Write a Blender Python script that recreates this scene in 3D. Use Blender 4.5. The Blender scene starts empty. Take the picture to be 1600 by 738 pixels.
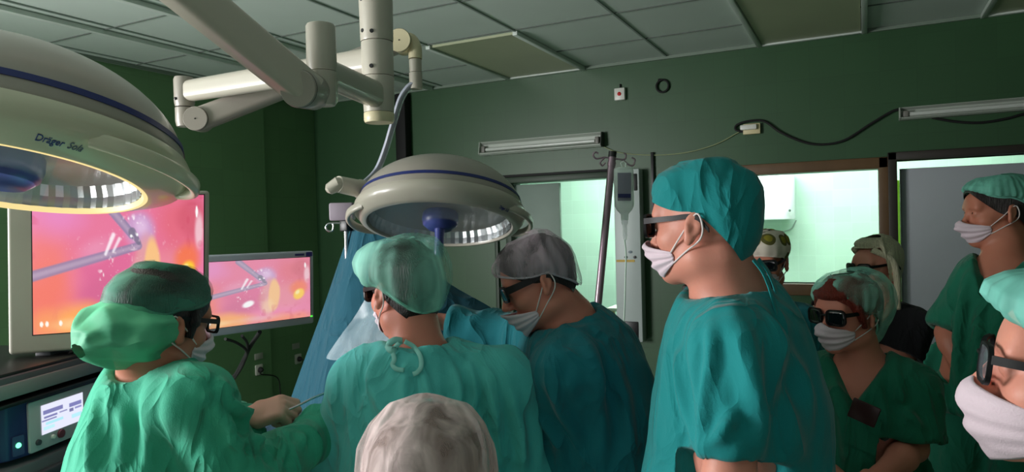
import bpy, bmesh, math, random
import numpy as np
from mathutils import Vector, Matrix
import openvdb

SC = bpy.context.scene
COL = SC.collection
rng = np.random.default_rng(7)

# ------------------------------------------------------------------ camera, world, light, exposure
FPX = 1090.0
CAMR = np.array([[.89247499, .01573688, -.45082229], [.45031228, .02783749, .89243707], [-.02659393, .99948858, -.01775775]])
_u, _s, _v = np.linalg.svd(CAMR)
CAMR = _u @ _v                       # columns: right, up, forward of the camera in the world
EYE = np.array([0., 0., 1.72])
cam_data = bpy.data.cameras.new('camera')
cam_data.sensor_fit = 'HORIZONTAL'
cam_data.sensor_width = 36.0
cam_data.lens = 36.0 * FPX / 1600.0
cam_data.clip_start = 0.05
cam = bpy.data.objects.new('camera', cam_data)
COL.objects.link(cam)
_m = Matrix.Identity(4)
for _i in range(3):
    _m[_i][0], _m[_i][1], _m[_i][2] = CAMR[_i, 0], CAMR[_i, 1], -CAMR[_i, 2]
    _m[_i][3] = EYE[_i]
cam.matrix_world = _m
SC.camera = cam

world = bpy.data.worlds.new('world')
SC.world = world
world.use_nodes = True
world.node_tree.nodes['Background'].inputs[0].default_value = (0.5, 0.62, 0.6, 1)
world.node_tree.nodes['Background'].inputs[1].default_value = 0.02
SC.view_settings.view_transform = 'Standard'
SC.view_settings.look = 'None'
SC.view_settings.gamma = 1.0
SC.view_settings.use_curve_mapping = False
SC.view_settings.exposure = 0.0
SC.cycles.use_denoising = True
SC.cycles.max_bounces = 8
SC.cycles.transparent_max_bounces = 16


def area(name, loc, target, w, h, power, color):
    l = bpy.data.lights.new(name, 'AREA')
    l.shape = 'RECTANGLE'
    l.size, l.size_y, l.energy, l.color = w, h, power, color
    o = bpy.data.objects.new(name, l)
    COL.objects.link(o)
    o.location = loc
    o.rotation_euler = (Vector(target) - Vector(loc)).to_track_quat('-Z', 'Y').to_euler()
    return o


# assumed side light at an added window opening, unseen left of the frame; added fill light behind the camera, aimed at the side wall
area('assumed_side_light', (-4.3, -0.75, 1.75), (-0.2, 1.6, 1.2), 1.7, 1.3, 225, (1.0, 0.99, 0.99))
area('rear_fill_light', (0.6, -2.2, 1.5), (-3.4, 3, 1.75), 1.0, 1.8, 9, (0.98, 0.97, 1.0))
# the lit neighbouring room: assumed ceiling lamps, out of view
area('assumed_neighbour_lamp', (-1.5, 6.0, 2.72), (-1.5, 6.3, 0), 1.6, 0.6, 92, (0.88, 1.0, 0.93))
area('assumed_neighbour_lamp', (0.1, 6.0, 2.72), (0.1, 6.3, 0), 1.6, 0.6, 40, (0.9, 1.0, 0.97))


# ------------------------------------------------------------------ picture-to-place helpers
def ray(x, y):
    return CAMR @ np.array([(x - 800) / FPX, (369 - y) / FPX, 1.0])


def at(x, y, z):
    return EYE + ray(x, y) * z


def on_y(x, y, Y):
    d = ray(x, y)
    return EYE + d * (Y - EYE[1]) / d[1]


def on_x(x, y, X):
    d = ray(x, y)
    return EYE + d * (X - EYE[0]) / d[0]


RH = np.array([CAMR[0, 0], CAMR[1, 0], 0.]); RH /= np.linalg.norm(RH)
FH = np.array([-RH[1], RH[0], 0.])
UP = np.array([0., 0., 1.])


def cv(r, u, f):
    """direction given as right / up / away as seen by a person standing at the doorway"""
    return RH * r + UP * u + FH * f


def cvr(x, r, u, f):
    """the same, for somebody seen at picture column x: f runs along the line of sight"""
    d = ray(x, 369) * np.array([1., 1., 0.])
    d = d / np.linalg.norm(d)
    return np.array([d[1], -d[0], 0.]) * r + UP * u + d * f


def nz(v):
    v = np.asarray(v, float)
    return v / max(np.linalg.norm(v), 1e-9)


def A(*v):
    return np.array(v, float)


# ------------------------------------------------------------------ materials
def lin(c):
    out = []
    for k in c[:3]:
        k = k / 255.0
        out.append(k / 12.92 if k <= 0.04045 else ((k + 0.055) / 1.055) ** 2.4)
    return (*out, 1.0)


class NT:
    def __init__(self, name):
        self.m = bpy.data.materials.new(name)
        self.m.use_nodes = True
        self.t = self.m.node_tree
        self.b = self.t.nodes['Principled BSDF']
        self.out = self.t.nodes['Material Output']

    def n(self, kind, **kw):
        o = self.t.nodes.new(kind)
        for k, v in kw.items():
            if k.startswith('i_'):
                key = k[2:]
                o.inputs[int(key) if key.isdigit() else key.replace('_', ' ')].default_value = v
            else:
                setattr(o, k, v)
        return o

    def l(self, a, b):
        self.t.links.new(a, b)


def mat(name, col, rough=0.6, metal=0.0, spec=0.5, var=0.08, vscale=6.0, bump=0.0, bscale=120.0, sheen=0.0, coat=0.0, emit=None, estr=0.0, stretch=None):
    t = NT(name)
    b = t.b
    b.inputs['Roughness'].default_value = rough
    b.inputs['Metallic'].default_value = metal
    b.inputs['Specular IOR Level'].default_value = spec
    b.inputs['Sheen Weight'].default_value = sheen
    b.inputs['Coat Weight'].default_value = coat
    tc = t.n('ShaderNodeTexCoord')
    src = tc.outputs['Object']
    if stretch:
        mp = t.n('ShaderNodeMapping')
        mp.inputs['Scale'].default_value = stretch
        t.l(src, mp.inputs['Vector'])
        src = mp.outputs['Vector']
    ns = t.n('ShaderNodeTexNoise', i_Scale=vscale, i_Detail=4.0)
    t.l(src, ns.inputs['Vector'])
    mx = t.n('ShaderNodeMix', data_type='RGBA')
    c = lin(col)
    mx.inputs[6].default_value = tuple(max(0, k * (1 - var)) for k in c[:3]) + (1,)
    mx.inputs[7].default_value = tuple(min(1, k * (1 + var)) for k in c[:3]) + (1,)
    t.l(ns.outputs['Fac'], mx.inputs[0])
    t.l(mx.outputs[2], b.inputs['Base Color'])
    if bump:
        n2 = t.n('ShaderNodeTexNoise', i_Scale=bscale, i_Detail=3.0)
        t.l(src, n2.inputs['Vector'])
        bp = t.n('ShaderNodeBump', i_Strength=bump, i_Distance=0.01)
        t.l(n2.outputs['Fac'], bp.inputs['Height'])
        t.l(bp.outputs['Normal'], b.inputs['Normal'])
    if emit:
        b.inputs['Emission Color'].default_value = lin(emit)
        b.inputs['Emission Strength'].default_value = estr
    return t.m


def cloth_mat(name, col, rough=0.85, crease=0.5, var=0.12):
    """woven cotton: fine weave and soft creases as relief"""
    t = NT(name)
    b = t.b
    b.inputs['Roughness'].default_value = rough
    b.inputs['Specular IOR Level'].default_value = 0.25
    b.inputs['Sheen Weight'].default_value = 0.15
    tc = t.n('ShaderNodeTexCoord')
    ns = t.n('ShaderNodeTexNoise', i_Scale=5.0, i_Detail=5.0)
    t.l(tc.outputs['Object'], ns.inputs['Vector'])
    mx = t.n('ShaderNodeMix', data_type='RGBA')
    c = lin(col)
    mx.inputs[6].default_value = tuple(k * (1 - var) for k in c[:3]) + (1,)
    mx.inputs[7].default_value = tuple(min(1, k * (1 + var)) for k in c[:3]) + (1,)
    t.l(ns.outputs['Fac'], mx.inputs[0])
    t.l(mx.outputs[2], b.inputs['Base Color'])
    mp = t.n('ShaderNodeMapping')
    mp.inputs['Scale'].default_value = (1.0, 1.0, 0.45)
    t.l(tc.outputs['Object'], mp.inputs['Vector'])
    cr = t.n('ShaderNodeTexNoise', i_Scale=9.0, i_Detail=3.0, i_Distortion=.8)
    cr.noise_type = 'RIDGED_MULTIFRACTAL'
    cr.inputs['Offset'].default_value = 0.9
    cr.inputs['Gain'].default_value = 1.2
    t.l(mp.outputs['Vector'], cr.inputs['Vector'])
    wv = t.n('ShaderNodeTexNoise', i_Scale=420.0, i_Detail=1.0)
    t.l(tc.outputs['Object'], wv.inputs['Vector'])
    ad = t.n('ShaderNodeMath', operation='MULTIPLY_ADD')
    t.l(wv.outputs['Fac'], ad.inputs[0])
    ad.inputs[1].default_value = 0.02
    sc_ = t.n('ShaderNodeMath', operation='MULTIPLY')
    t.l(cr.outputs['Fac'], sc_.inputs[0])
    sc_.inputs[1].default_value = 0.5
    t.l(sc_.outputs[0], ad.inputs[2])
    bp = t.n('ShaderNodeBump', i_Strength=min(1.0, crease * 1.7), i_Distance=0.03)
    t.l(ad.outputs[0], bp.inputs['Height'])
    t.l(bp.outputs['Normal'], b.inputs['Normal'])
    return t.m


def veil_mat(name, col, alpha=0.55, streak=60.0, rough=0.6, lo=0.2, hi=0.95, stretch=(1, 1, .12)):
    """thin non-woven cap fabric that lets what is under it show, denser along its pleats"""
    t = NT(name)
    b = t.b
    b.inputs['Base Color'].default_value = lin(col)
    b.inputs['Roughness'].default_value = rough
    b.inputs['Specular IOR Level'].default_value = 0.3
    tc = t.n('ShaderNodeTexCoord')
    mp = t.n('ShaderNodeMapping')
    mp.inputs['Scale'].default_value = stretch
    t.l(tc.outputs['Object'], mp.inputs['Vector'])
    n1 = t.n('ShaderNodeTexNoise', i_Scale=streak, i_Detail=4.0, i_Distortion=0.6)
    t.l(mp.outputs['Vector'], n1.inputs['Vector'])
    rp = t.n('ShaderNodeMapRange')
    rp.inputs[1].default_value, rp.inputs[2].default_value = 0.35, 0.68
    rp.inputs[3].default_value, rp.inputs[4].default_value = lo, hi
    t.l(n1.outputs['Fac'], rp.inputs[0])
    mu = t.n('ShaderNodeMath', operation='MULTIPLY')
    t.l(rp.outputs[0], mu.inputs[0])
    mu.inputs[1].default_value = alpha / ((lo + hi) / 2)
    mu.use_clamp = True
    t.l(mu.outputs[0], b.inputs['Alpha'])
    bp = t.n('ShaderNodeBump', i_Strength=0.5, i_Distance=0.006)
    t.l(n1.outputs['Fac'], bp.inputs['Height'])
    t.l(bp.outputs['Normal'], b.inputs['Normal'])
    return t.m


def tile_mat(name, col, grout, scale, rough=0.35, var=0.1, bw=1.0, bh=1.0, mortar=0.012, bump=0.25):
    """glazed square tiles; the wall plane is taken from its Object coordinates (x, z) or (y, z)"""
    t = NT(name)
    b = t.b
    b.inputs['Roughness'].default_value = rough
    tc = t.n('ShaderNodeTexCoord')
    sp = t.n('ShaderNodeSeparateXYZ')
    t.l(tc.outputs['Object'], sp.inputs[0])
    sm = t.n('ShaderNodeMath', operation='ADD')
    t.l(sp.outputs[0], sm.inputs[0])
    t.l(sp.outputs[1], sm.inputs[1])
    cb = t.n('ShaderNodeCombineXYZ')
    t.l(sm.outputs[0], cb.inputs[0])
    t.l(sp.outputs[2], cb.inputs[1])
    br = t.n('ShaderNodeTexBrick', i_Scale=scale)
    br.offset = 0.0
    br.inputs['Mortar Size'].default_value = mortar
    br.inputs['Mortar Smooth'].default_value = 0.3
    br.inputs['Brick Width'].default_value = bw
    br.inputs['Row Height'].default_value = bh
    c = lin(col)
    br.inputs['Color1'].default_value = tuple(k * (1 - var) for k in c[:3]) + (1,)
    br.inputs['Color2'].default_value = tuple(min(1, k * (1 + var)) for k in c[:3]) + (1,)
    br.inputs['Mortar'].default_value = lin(grout)
    t.l(cb.outputs[0], br.inputs['Vector'])
    t.l(br.outputs['Color'], b.inputs['Base Color'])
    bp = t.n('ShaderNodeBump', i_Strength=bump, i_Distance=0.003, invert=True)
    t.l(br.outputs['Fac'], bp.inputs['Height'])
    t.l(bp.outputs['Normal'], b.inputs['Normal'])
    return t.m


def glass_mat(name, col=(235, 245, 242), rough=0.03, alpha=0.25):
    t = NT(name)
    b = t.b
    b.inputs['Base Color'].default_value = lin(col)
    b.inputs['Roughness'].default_value = rough
    b.inputs['Alpha'].default_value = alpha
    b.inputs['Specular IOR Level'].default_value = 0.6
    return t.m


# ------------------------------------------------------------------ mesh building
class MB:
    def __init__(self):
        self.V, self.F = [], []

    def add(self, V, F):
        o = len(self.V)
        self.V.extend([tuple(map(float, v)) for v in V])
        self.F.extend([tuple(int(i) + o for i in f) for f in F])
        return self

    def from_bm(self, bm, M=None):
        bm.verts.ensure_lookup_table()
        V = [(M @ v.co if M is not None else v.co) for v in bm.verts]
        idx = {v: i for i, v in enumerate(bm.verts)}
        self.add(V, [[idx[v] for v in f.verts] for f in bm.faces])
        bm.free()
        return self

    def box(self, c, size, bevel=0.0, seg=2, axes=None):
        bm = bmesh.new()
        bmesh.ops.create_cube(bm, size=1.0)
        for v in bm.verts:
            v.co = Vector((v.co.x * size[0], v.co.y * size[1], v.co.z * size[2]))
        if bevel > 0:
            bmesh.ops.bevel(bm, geom=list(bm.edges), offset=bevel, segments=seg, profile=0.5, affect='EDGES')
        return self.from_bm(bm, frame(c, axes))

    def prism(self, poly, h, c=(0, 0, 0), axes=None, bevel=0.0, seg=2):
        """polygon in local xy, extruded from -h/2 to h/2 along local z"""
        bm = bmesh.new()
        vs = [bm.verts.new((p[0], p[1], -h / 2)) for p in poly]
        f = bm.faces.new(vs)
        r = bmesh.ops.extrude_face_region(bm, geom=[f])
        for v in [g for g in r['geom'] if isinstance(g, bmesh.types.BMVert)]:
            v.co.z = h / 2
        bmesh.ops.recalc_face_normals(bm, faces=list(bm.faces))
        if bevel > 0:
            bmesh.ops.bevel(bm, geom=[e for e in bm.edges if e.calc_face_angle(0) > 0.5], offset=bevel, segments=seg, profile=0.5, affect='EDGES')
        return self.from_bm(bm, frame(c, axes))

    def lathe(self, prof, n=32, c=(0, 0, 0), axes=None, closed=False, arc=None):
        V, F = [], []
        m = len(prof)
        for i in range(n):
            a = 2 * math.pi * i / n
            for r, z in prof:
                V.append((r * math.cos(a), r * math.sin(a), z))
        for i in range(n):
            j = (i + 1) % n
            for k in range(m if closed else m - 1):
                k2 = (k + 1) % m
                F.append((i * m + k, j * m + k, j * m + k2, i * m + k2))
        if not closed:
            for k, flip in ((0, True), (m - 1, False)):
                if prof[k][0] > 1e-5:
                    ring = [i * m + k for i in range(n)]
                    F.append(ring[::-1] if flip else ring)
        M = frame(c, axes)
        return self.add([M @ Vector(v) for v in V], F)

    def tube(self, pts, r, n=10, cap=True, closed=False, flat=None):
        pts = [np.asarray(p, float) for p in pts]
        m = len(pts)
        rad = r if hasattr(r, '__len__') else [r] * m
        V, F = [], []
        prev = None
        for i in range(m):
            if closed:
                t = nz(pts[(i + 1) % m] - pts[i - 1])
            else:
                t = nz(pts[min(i + 1, m - 1)] - pts[max(i - 1, 0)])
            if prev is None:
                ref = A(0, 0, 1) if abs(t[2]) < 0.9 else A(1, 0, 0)
                u = nz(np.cross(t, ref))
            else:
                u = nz(prev - t * (prev @ t))
            prev = u
            w = np.cross(t, u)
            for k in range(n):
                a = 2 * math.pi * k / n
                fl = flat if flat else 1.0
                V.append(pts[i] + rad[i] * (u * math.cos(a) + w * math.sin(a) * fl))
        for i in range(m if closed else m - 1):
            j = (i + 1) % m
            for k in range(n):
                k2 = (k + 1) % n
                F.append((i * n + k, i * n + k2, j * n + k2, j * n + k))
        if cap and not closed:
            F.append(list(range(n))[::-1])
            F.append([(m - 1) * n + k for k in range(n)])
        return self.add(V, F)

    def sheet(self, P, thick=0.0):
        """P: (rows, cols, 3) grid of points"""
        P = np.asarray(P, float)
        a, b = P.shape[:2]
        F = [(i * b + j, i * b + j + 1, (i + 1) * b + j + 1, (i + 1) * b + j) for i in range(a - 1) for j in range(b - 1)]
        if thick <= 0:
            return self.add(P.reshape(-1, 3), F)
        du = np.gradient(P, axis=1); dv = np.gradient(P, axis=0)
        N = np.cross(du, dv); N /= np.linalg.norm(N, axis=2, keepdims=True) + 1e-9
        Q = P - N * thick
        n = a * b
        F2 = [tuple(i + n for i in f[::-1]) for f in F]
        rim = [(0, j) for j in range(b)] + [(i, b - 1) for i in range(1, a)] + [(a - 1, j) for j in range(b - 2, -1, -1)] + [(i, 0) for i in range(a - 2, 0, -1)]
        ids = [i * b + j for i, j in rim]
        F3 = [(ids[k], ids[k] + n, ids[(k + 1) % len(ids)] + n, ids[(k + 1) % len(ids)]) for k in range(len(ids))]
        return self.add(np.concatenate([P.reshape(-1, 3), Q.reshape(-1, 3)]), F + F2 + F3)


def frame(c=(0, 0, 0), axes=None):
    M = Matrix.Identity(4)
    if axes is not None:
        ax = [np.asarray(a, float) for a in axes]
        for i in range(3):
            for j in range(3):
                M[i][j] = ax[j][i]
    M[0][3], M[1][3], M[2][3] = [float(k) for k in c]
    return M


def axes_z(zdir, xref=(1, 0, 0)):
    """orthonormal axes whose z is zdir and whose x is as near as can be to xref"""
    z = nz(zdir)
    x = np.asarray(xref, float)
    x = x - z * (x @ z)
    if np.linalg.norm(x) < 1e-3:
        x = A(0, 1, 0) - z * z[1]
    x = nz(x)
    return x, np.cross(z, x), z


def world_loc(o):
    v = Vector((0, 0, 0))
    while o is not None:
        v += o.location
        o = o.parent
    return v


def obj(name, mb, material, parent=None, origin=None, smooth=40, sub=0, kind=None):
    """link one mesh; its points are given in the room's own coordinates"""
    if isinstance(mb, MB):
        V, F = mb.V, mb.F
    else:
        V, F = mb
    V = np.asarray(V, dtype=float).reshape(-1, 3)
    if parent is not None:
        org = np.array(world_loc(parent)) + (np.zeros(3))
        loc = np.zeros(3)
    else:
        if origin is None:
            lo, hi = V.min(0), V.max(0)
            origin = ((lo[0] + hi[0]) / 2, (lo[1] + hi[1]) / 2, lo[2])
        org = loc = np.asarray(origin, float)
    me = bpy.data.meshes.new(name)
    me.from_pydata([tuple(v) for v in (V - org)], [], [list(map(int, f)) for f in F])
    bm = bmesh.new()
    bm.from_mesh(me)
    bmesh.ops.recalc_face_normals(bm, faces=list(bm.faces))
    bm.to_mesh(me)
    bm.free()
    if smooth is not None:
        me.polygons.foreach_set('use_smooth', [True] * len(me.polygons))
        if smooth < 180:
            me.set_sharp_from_angle(angle=math.radians(smooth))
    if material is not None:
        me.materials.append(material)
    o = bpy.data.objects.new(name, me)
    COL.objects.link(o)
    o.location = loc
    if parent is not None:
        o.parent = parent
    if sub:
        m = o.modifiers.new('smooth', 'SUBSURF')
        m.levels = m.render_levels = sub
    if kind:
        o['kind'] = kind
    return o


def thing(name, loc, label, cat, group=None):
    o = bpy.data.objects.new(name, None)
    o.empty_display_size = 0.1
    COL.objects.link(o)
    o.location = loc
    return tag(o, label, cat, group)


def tag(o, label, cat, group=None):
    o['label'] = label
    o['category'] = cat
    if group:
        o['group'] = group
    return o


def struct(name, mb, m, smooth=30, parent=None):
    o = obj(name, mb, m, parent, smooth=smooth, origin=(0, 0, 0) if parent is None else None)
    o['kind'] = 'structure'
    return o


def bez(pts, n=12):
    """smooth curve through points"""
    P = [np.asarray(p, float) for p in pts]
    P = [2 * P[0] - P[1]] + P + [2 * P[-1] - P[-2]]
    out = []
    for i in range(1, len(P) - 2):
        for k in range(n):
            t = k / n
            a, b, c, d = P[i - 1], P[i], P[i + 1], P[i + 2]
            out.append(0.5 * (2 * b + (c - a) * t + (2 * a - 5 * b + 4 * c - d) * t * t + (3 * b - a - 3 * c + d) * t ** 3))
    out.append(P[-2])
    return out


def rrect(w, h, r, n=5):
    out = []
    for cx, cy, a0 in ((w / 2 - r, h / 2 - r, 0), (-w / 2 + r, h / 2 - r, 90), (-w / 2 + r, -h / 2 + r, 180), (w / 2 - r, -h / 2 + r, 270)):
        for k in range(n + 1):
            a = math.radians(a0 + 90 * k / n)
            out.append((cx + r * math.cos(a), cy + r * math.sin(a)))
    return out


def vnoise(P, scale, seed=0):
    """smooth value noise in [-1, 1], vectorised"""
    Q = np.asarray(P, float) * scale + seed * 17.31
    I = np.floor(Q).astype(np.int64)
    f = Q - I
    f = f * f * (3 - 2 * f)

    def h(i, j, k):
        n = (i * 73856093) ^ (j * 19349663) ^ (k * 83492791)
        n = (n ^ (n >> 13)) * 1274126177
        n = n & 0x7fffffff
        n = ((n ^ (n >> 16)) * 668265263) & 0x7fffffff
        return n / 0x3fffffff - 1.0
    r = 0
    for dx in (0, 1):
        for dy in (0, 1):
            for dz in (0, 1):
                w = (f[:, 0] if dx else 1 - f[:, 0]) * (f[:, 1] if dy else 1 - f[:, 1]) * (f[:, 2] if dz else 1 - f[:, 2])
                r = r + w * h(I[:, 0] + dx, I[:, 1] + dy, I[:, 2] + dz)
    return r

# ------------------------------------------------------------------ the room
D = 4.9          # back wall
LX = -4.42       # side wall
RX = 2.3
BY = -2.4
CZ = 2.858
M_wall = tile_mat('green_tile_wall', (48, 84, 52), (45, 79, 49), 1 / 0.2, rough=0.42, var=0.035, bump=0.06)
M_wall_side_lit = tile_mat('green_tile_side_wall_lit', (106, 144, 100), (101, 137, 95), 1 / 0.2, rough=0.42, var=0.035, bump=0.06)  # same tile, colour lightened to stand in for light on the side wall
M_ceil = mat('ceiling_panel', (204, 216, 208), 0.8, var=0.06, vscale=3)
M_ceil2 = mat('ceiling_lamp_diffuser', (176, 182, 150), 0.35, var=0.1, vscale=3)
M_tbar = mat('ceiling_rail_white', (206, 216, 208), 0.45)
M_gap = mat('dark_joint', (96, 104, 98), 0.9)
M_floor = mat('grey_green_floor', (110, 124, 112), 0.4, var=0.1)
M_wood = mat('brown_wood_frame', (104, 78, 52), 0.5, var=0.25, vscale=14, stretch=(1, 1, 0.2))
M_darkfr = mat('dark_brown_door_frame', (46, 40, 34), 0.5, var=0.2)
M_dkgreen = mat('dark_green_trim', (38, 58, 40), 0.5)
M_door = mat('grey_door_paint', (178, 184, 190), 0.5, var=0.04, bump=0.05, bscale=300)
M_steel = mat('steel', (190, 190, 195), 0.25, metal=1.0, var=0.05)
M_black = mat('black_plastic', (18, 18, 20), 0.4)
M_blackm = mat('black_rubber', (14, 14, 15), 0.7)
M_white = mat('white_enamel', (222, 222, 214), 0.35, var=0.03)
M_mint = tile_mat('pale_green_tiles', (196, 226, 210), (210, 238, 224), 1 / 0.15, rough=0.3, var=0.035, bump=0.1, mortar=0.01)
M_mintceil = mat('neighbour_ceiling', (220, 228, 222), 0.8)
M_lime = mat('lime_green_paint', (132, 190, 24), 0.5)
M_glass = glass_mat('window_glass', (225, 240, 235), 0.02, 0.06)


def boxmm(mb, lo, hi, bevel=0.0):
    lo, hi = A(*lo), A(*hi)
    return mb.box((lo + hi) / 2, hi - lo, bevel)


struct('floor', boxmm(MB(), (LX - .2, BY, -0.1), (RX, 7.3, 0)), M_floor)
# ceiling: slab, panels between white rails
gx = [0.02 + 0.62 * k for k in range(-8, 5)]
gy = [4.35 - 0.62 * k for k in range(0, 12)]
mb = MB()
boxmm(mb, (LX - .2, BY, CZ + .012), (RX, D + .1, CZ + .12))
struct('ceiling', mb, M_ceil)
mb, mg = MB(), MB()
for x in gx:
    boxmm(mb, (x - .006, BY, CZ + .004), (x + .006, D, CZ + .013))
for y in gy:
    boxmm(mg, (LX, y - .003, CZ + .006), (RX, y + .003, CZ + .013))
struct('trim_1', mb, mat('ceiling_rail_thin', (150, 162, 155), 0.6))
struct('trim_2', mg, M_gap)
# rails framing the sunken lamp bays
mb = MB()
for (x0, x1) in ((-2.46, -1.84), (-.6, 0.02), (0.64, 1.26)):
    for x in (x0, x1):
        boxmm(mb, (x - .016, 3.75 if x0 < -1 else 3.1, CZ - .016), (x + .016, D, CZ + .01), .003)
    boxmm(mb, (x0, D - .035, CZ - .014), (x1, D - .002, CZ + .01), .003)
boxmm(mb, (-3.2, 0.6, CZ - .016), (-3.16, D, CZ + .01), .003)
boxmm(mb, (-3.82, 0.6, CZ - .016), (-3.78, D, CZ + .01), .003)
struct('trim_3', mb, M_tbar)
mb = MB()
boxmm(mb, (LX, D - .02, CZ - .012), (RX, D, CZ + .01))
boxmm(mb, (LX, BY, CZ - .012), (LX + .02, D, CZ + .01))
struct('trim_4', mb, mat('wall_angle_rail', (120, 136, 122), 0.6))
for i, (x0, x1, y0) in enumerate(((-2.44, -1.86, 3.77), (-.58, 0.0, 3.77), (0.66, 1.24, 3.77))):
    p = boxmm(MB(), (x0, y0, CZ - .004), (x1, D - .04, CZ + .011))
    o = obj('ceiling_light', p, M_ceil2, origin=((x0 + x1) / 2, 4.3, CZ))
    tag(o, ('unlit yellowish ceiling lamp panel above the left wall fluorescent', 'unlit ceiling lamp panel with grey frame above the junction box', 'unlit ceiling lamp panel at the upper right corner of the picture')[i], 'ceiling light', 'unlit square lamp panels in the ceiling')

# back wall with doorway, window, door
WL, WR, WB, WT = -1.05, 0.083, 1.279, 2.0     # window glass
DL, DR, DT = 0.185, 1.06, 2.045               # right door opening
PL, PR, PT = -2.46, -1.605, 2.035             # left doorway
mb = MB()
for lo, hi in (((LX - .2, D, 0), (PL, D + .14, CZ)), ((PL, D, PT), (PR, D + .14, CZ)), ((PR, D, 0), (WL, D + .14, CZ)),
               ((WL, D, WT), (WR, D + .14, CZ)), ((WL, D, 0), (WR, D + .14, WB)), ((WR, D, 0), (DL, D + .14, CZ)),
               ((DL, D, DT), (DR, D + .14, CZ)), ((DR, D, 0), (RX, D + .14, CZ))):
    boxmm(mb, lo, hi)
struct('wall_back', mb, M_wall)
mb = MB()
boxmm(mb, (LX - .14, BY, 0), (LX, -1.65, CZ))
boxmm(mb, (LX - .14, .15, 0), (LX, 4.25, CZ))
boxmm(mb, (LX - .14, -1.65, 0), (LX, .15, 1.05))  # below an unseen window opening, added for the assumed side light
boxmm(mb, (LX - .14, -1.65, 2.45), (LX, .15, CZ))
boxmm(mb, (LX - .2, 4.25, 0), (LX - .05, D, CZ))
struct('wall_left', mb, M_wall_side_lit)
struct('wall_right', boxmm(MB(), (RX, BY, 0), (RX + .14, D, CZ)), M_wall)
mb = MB()
boxmm(mb, (LX - .14, BY - .14, 0), (0.05, BY, CZ))
boxmm(mb, (1.15, BY - .14, 0), (RX + .14, BY, CZ))
boxmm(mb, (0.05, BY - .14, 2.1), (1.15, BY, CZ))  # above an unseen opening, added where the rear fill light stands
struct('wall_rear', mb, M_wall)

# window_1: brown wooden frame and a pane
mb = MB()
f = 0.075
boxmm(mb, (WL - f, D - .03, WT), (WR + f - .02, D + .10, WT + .07), .006)
boxmm(mb, (WL - f, D - .03, WB - .075), (WR + f - .02, D + .10, WB), .006)
boxmm(mb, (WR, D - .03, WB - .07), (WR + f - .02, D + .10, WT + .07), .006)
boxmm(mb, (WL - f, D - .03, WB - .07), (WL, D + .10, WT + .07), .006)
w1 = struct('window_1', mb, M_wood)
struct('pane', boxmm(MB(), (WL, D + .04, WB), (WR, D + .046, WT)), M_glass, parent=w1)

# door_1: grey leaf standing slightly off its dark frame
mb = MB()
boxmm(mb, (DL - .05, D - .03, 0), (DL, D + .14, DT + .05), .005)
boxmm(mb, (DL - .05, D - .03, DT), (DR + .06, D + .14, DT + .05), .005)
boxmm(mb, (DR, D - .03, 0), (DR + .06, D + .14, DT + .05), .005)
d1 = struct('door_1', mb, M_darkfr)
mb = MB()
axd = (nz((1, .03, 0)), nz((-.03, 1, 0)), A(0, 0, 1))
mb.box((DL + .022 + .425, D + .075, 1.0), (0.85, .04, 1.99), .004, axes=axd)
struct('door_leaf', mb, M_door, parent=d1)
kp = on_y(1427, 521, D + .03)
mb = MB()
mb.lathe([(0, -.012), (.026, -.012), (.028, -.004), (.012, 0), (.011, .03), (.024, .034), (.029, .046), (.026, .058), (.014, .066), (0, .067)], 24, kp, axes_z((0, -1, 0)))
struct('door_knob', mb, M_steel, parent=d1)
# strip edge of leaf
mb = MB()
mb.box((DL + .020, D + .075, 1.0), (.006, .042, 1.99), .001, axes=axd)
struct('leaf_edge', mb, M_white, parent=d1)

# door_2: doorway with a grey sliding leaf
mb = MB()
boxmm(mb, (PL - .05, D - .04, 0), (PL, D + .14, PT + .05), .004)
boxmm(mb, (PL - .16, D - .025, 0), (PL - .13, D, PT + .04), .003)
boxmm(mb, (PL - .16, D - .06, PT), (PR + .02, D + .0, PT + .045), .004)
d2 = struct('door_2', mb, M_dkgreen)
mb = MB()
boxmm(mb, (PR - .016, D - .02, 0), (PR, D + .14, PT), .003)
struct('door_jamb', mb, mat('yellow_green_jamb', (150, 170, 80), 0.5), parent=d2)
mb = MB()
boxmm(mb, (PL + .01, D + .03, 0.02), (PL + .385, D + .065, PT - .012), .004)
struct('door_leaf', mb, mat('grey_green_door', (128, 146, 136), 0.5), parent=d2)
mb = MB()
boxmm(mb, (PL - .1, D - .075, PT + .045), (PR + .02, D - .03, PT + .062), .003)
struct('door_rail', mb, M_blackm, parent=d2)

# the neighbouring room
NY = 7.0
struct('wall_neighbour', boxmm(MB(), (LX, NY, 0), (RX, NY + .1, CZ)), M_mint)
mb = MB()
boxmm(mb, (LX - .1, D + .14, 0), (LX, NY, CZ))
struct('wall_neighbour_left', mb, M_mint)
mb = MB()
boxmm(mb, (RX, D + .14, 0), (RX + .1, NY, CZ))
struct('wall_neighbour_right', mb, M_mint)
struct('ceiling_neighbour', boxmm(MB(), (LX, D + .14, CZ), (RX, NY + .1, CZ + .1)), M_mintceil)
struct('wall_neighbour_partition', boxmm(MB(), (-1.35, D + .14, 0), (-1.25, NY, CZ)), M_mint)

# ------------------------------------------------------------------ things on the walls
def text_mesh(body, size, extrude=0.0004):
    cu = bpy.data.curves.new('lettering', 'FONT')
    cu.body = body
    cu.size = size
    cu.extrude = extrude
    cu.resolution_u = 3
    o = bpy.data.objects.new('lettering', cu)
    COL.objects.link(o)
    dg = bpy.context.evaluated_depsgraph_get()
    me = bpy.data.meshes.new_from_object(o.evaluated_get(dg))
    V = np.array([v.co[:] for v in me.vertices])
    F = [tuple(p.vertices) for p in me.polygons]
    bpy.data.objects.remove(o)
    bpy.data.meshes.remove(me)
    return V, F


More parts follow.
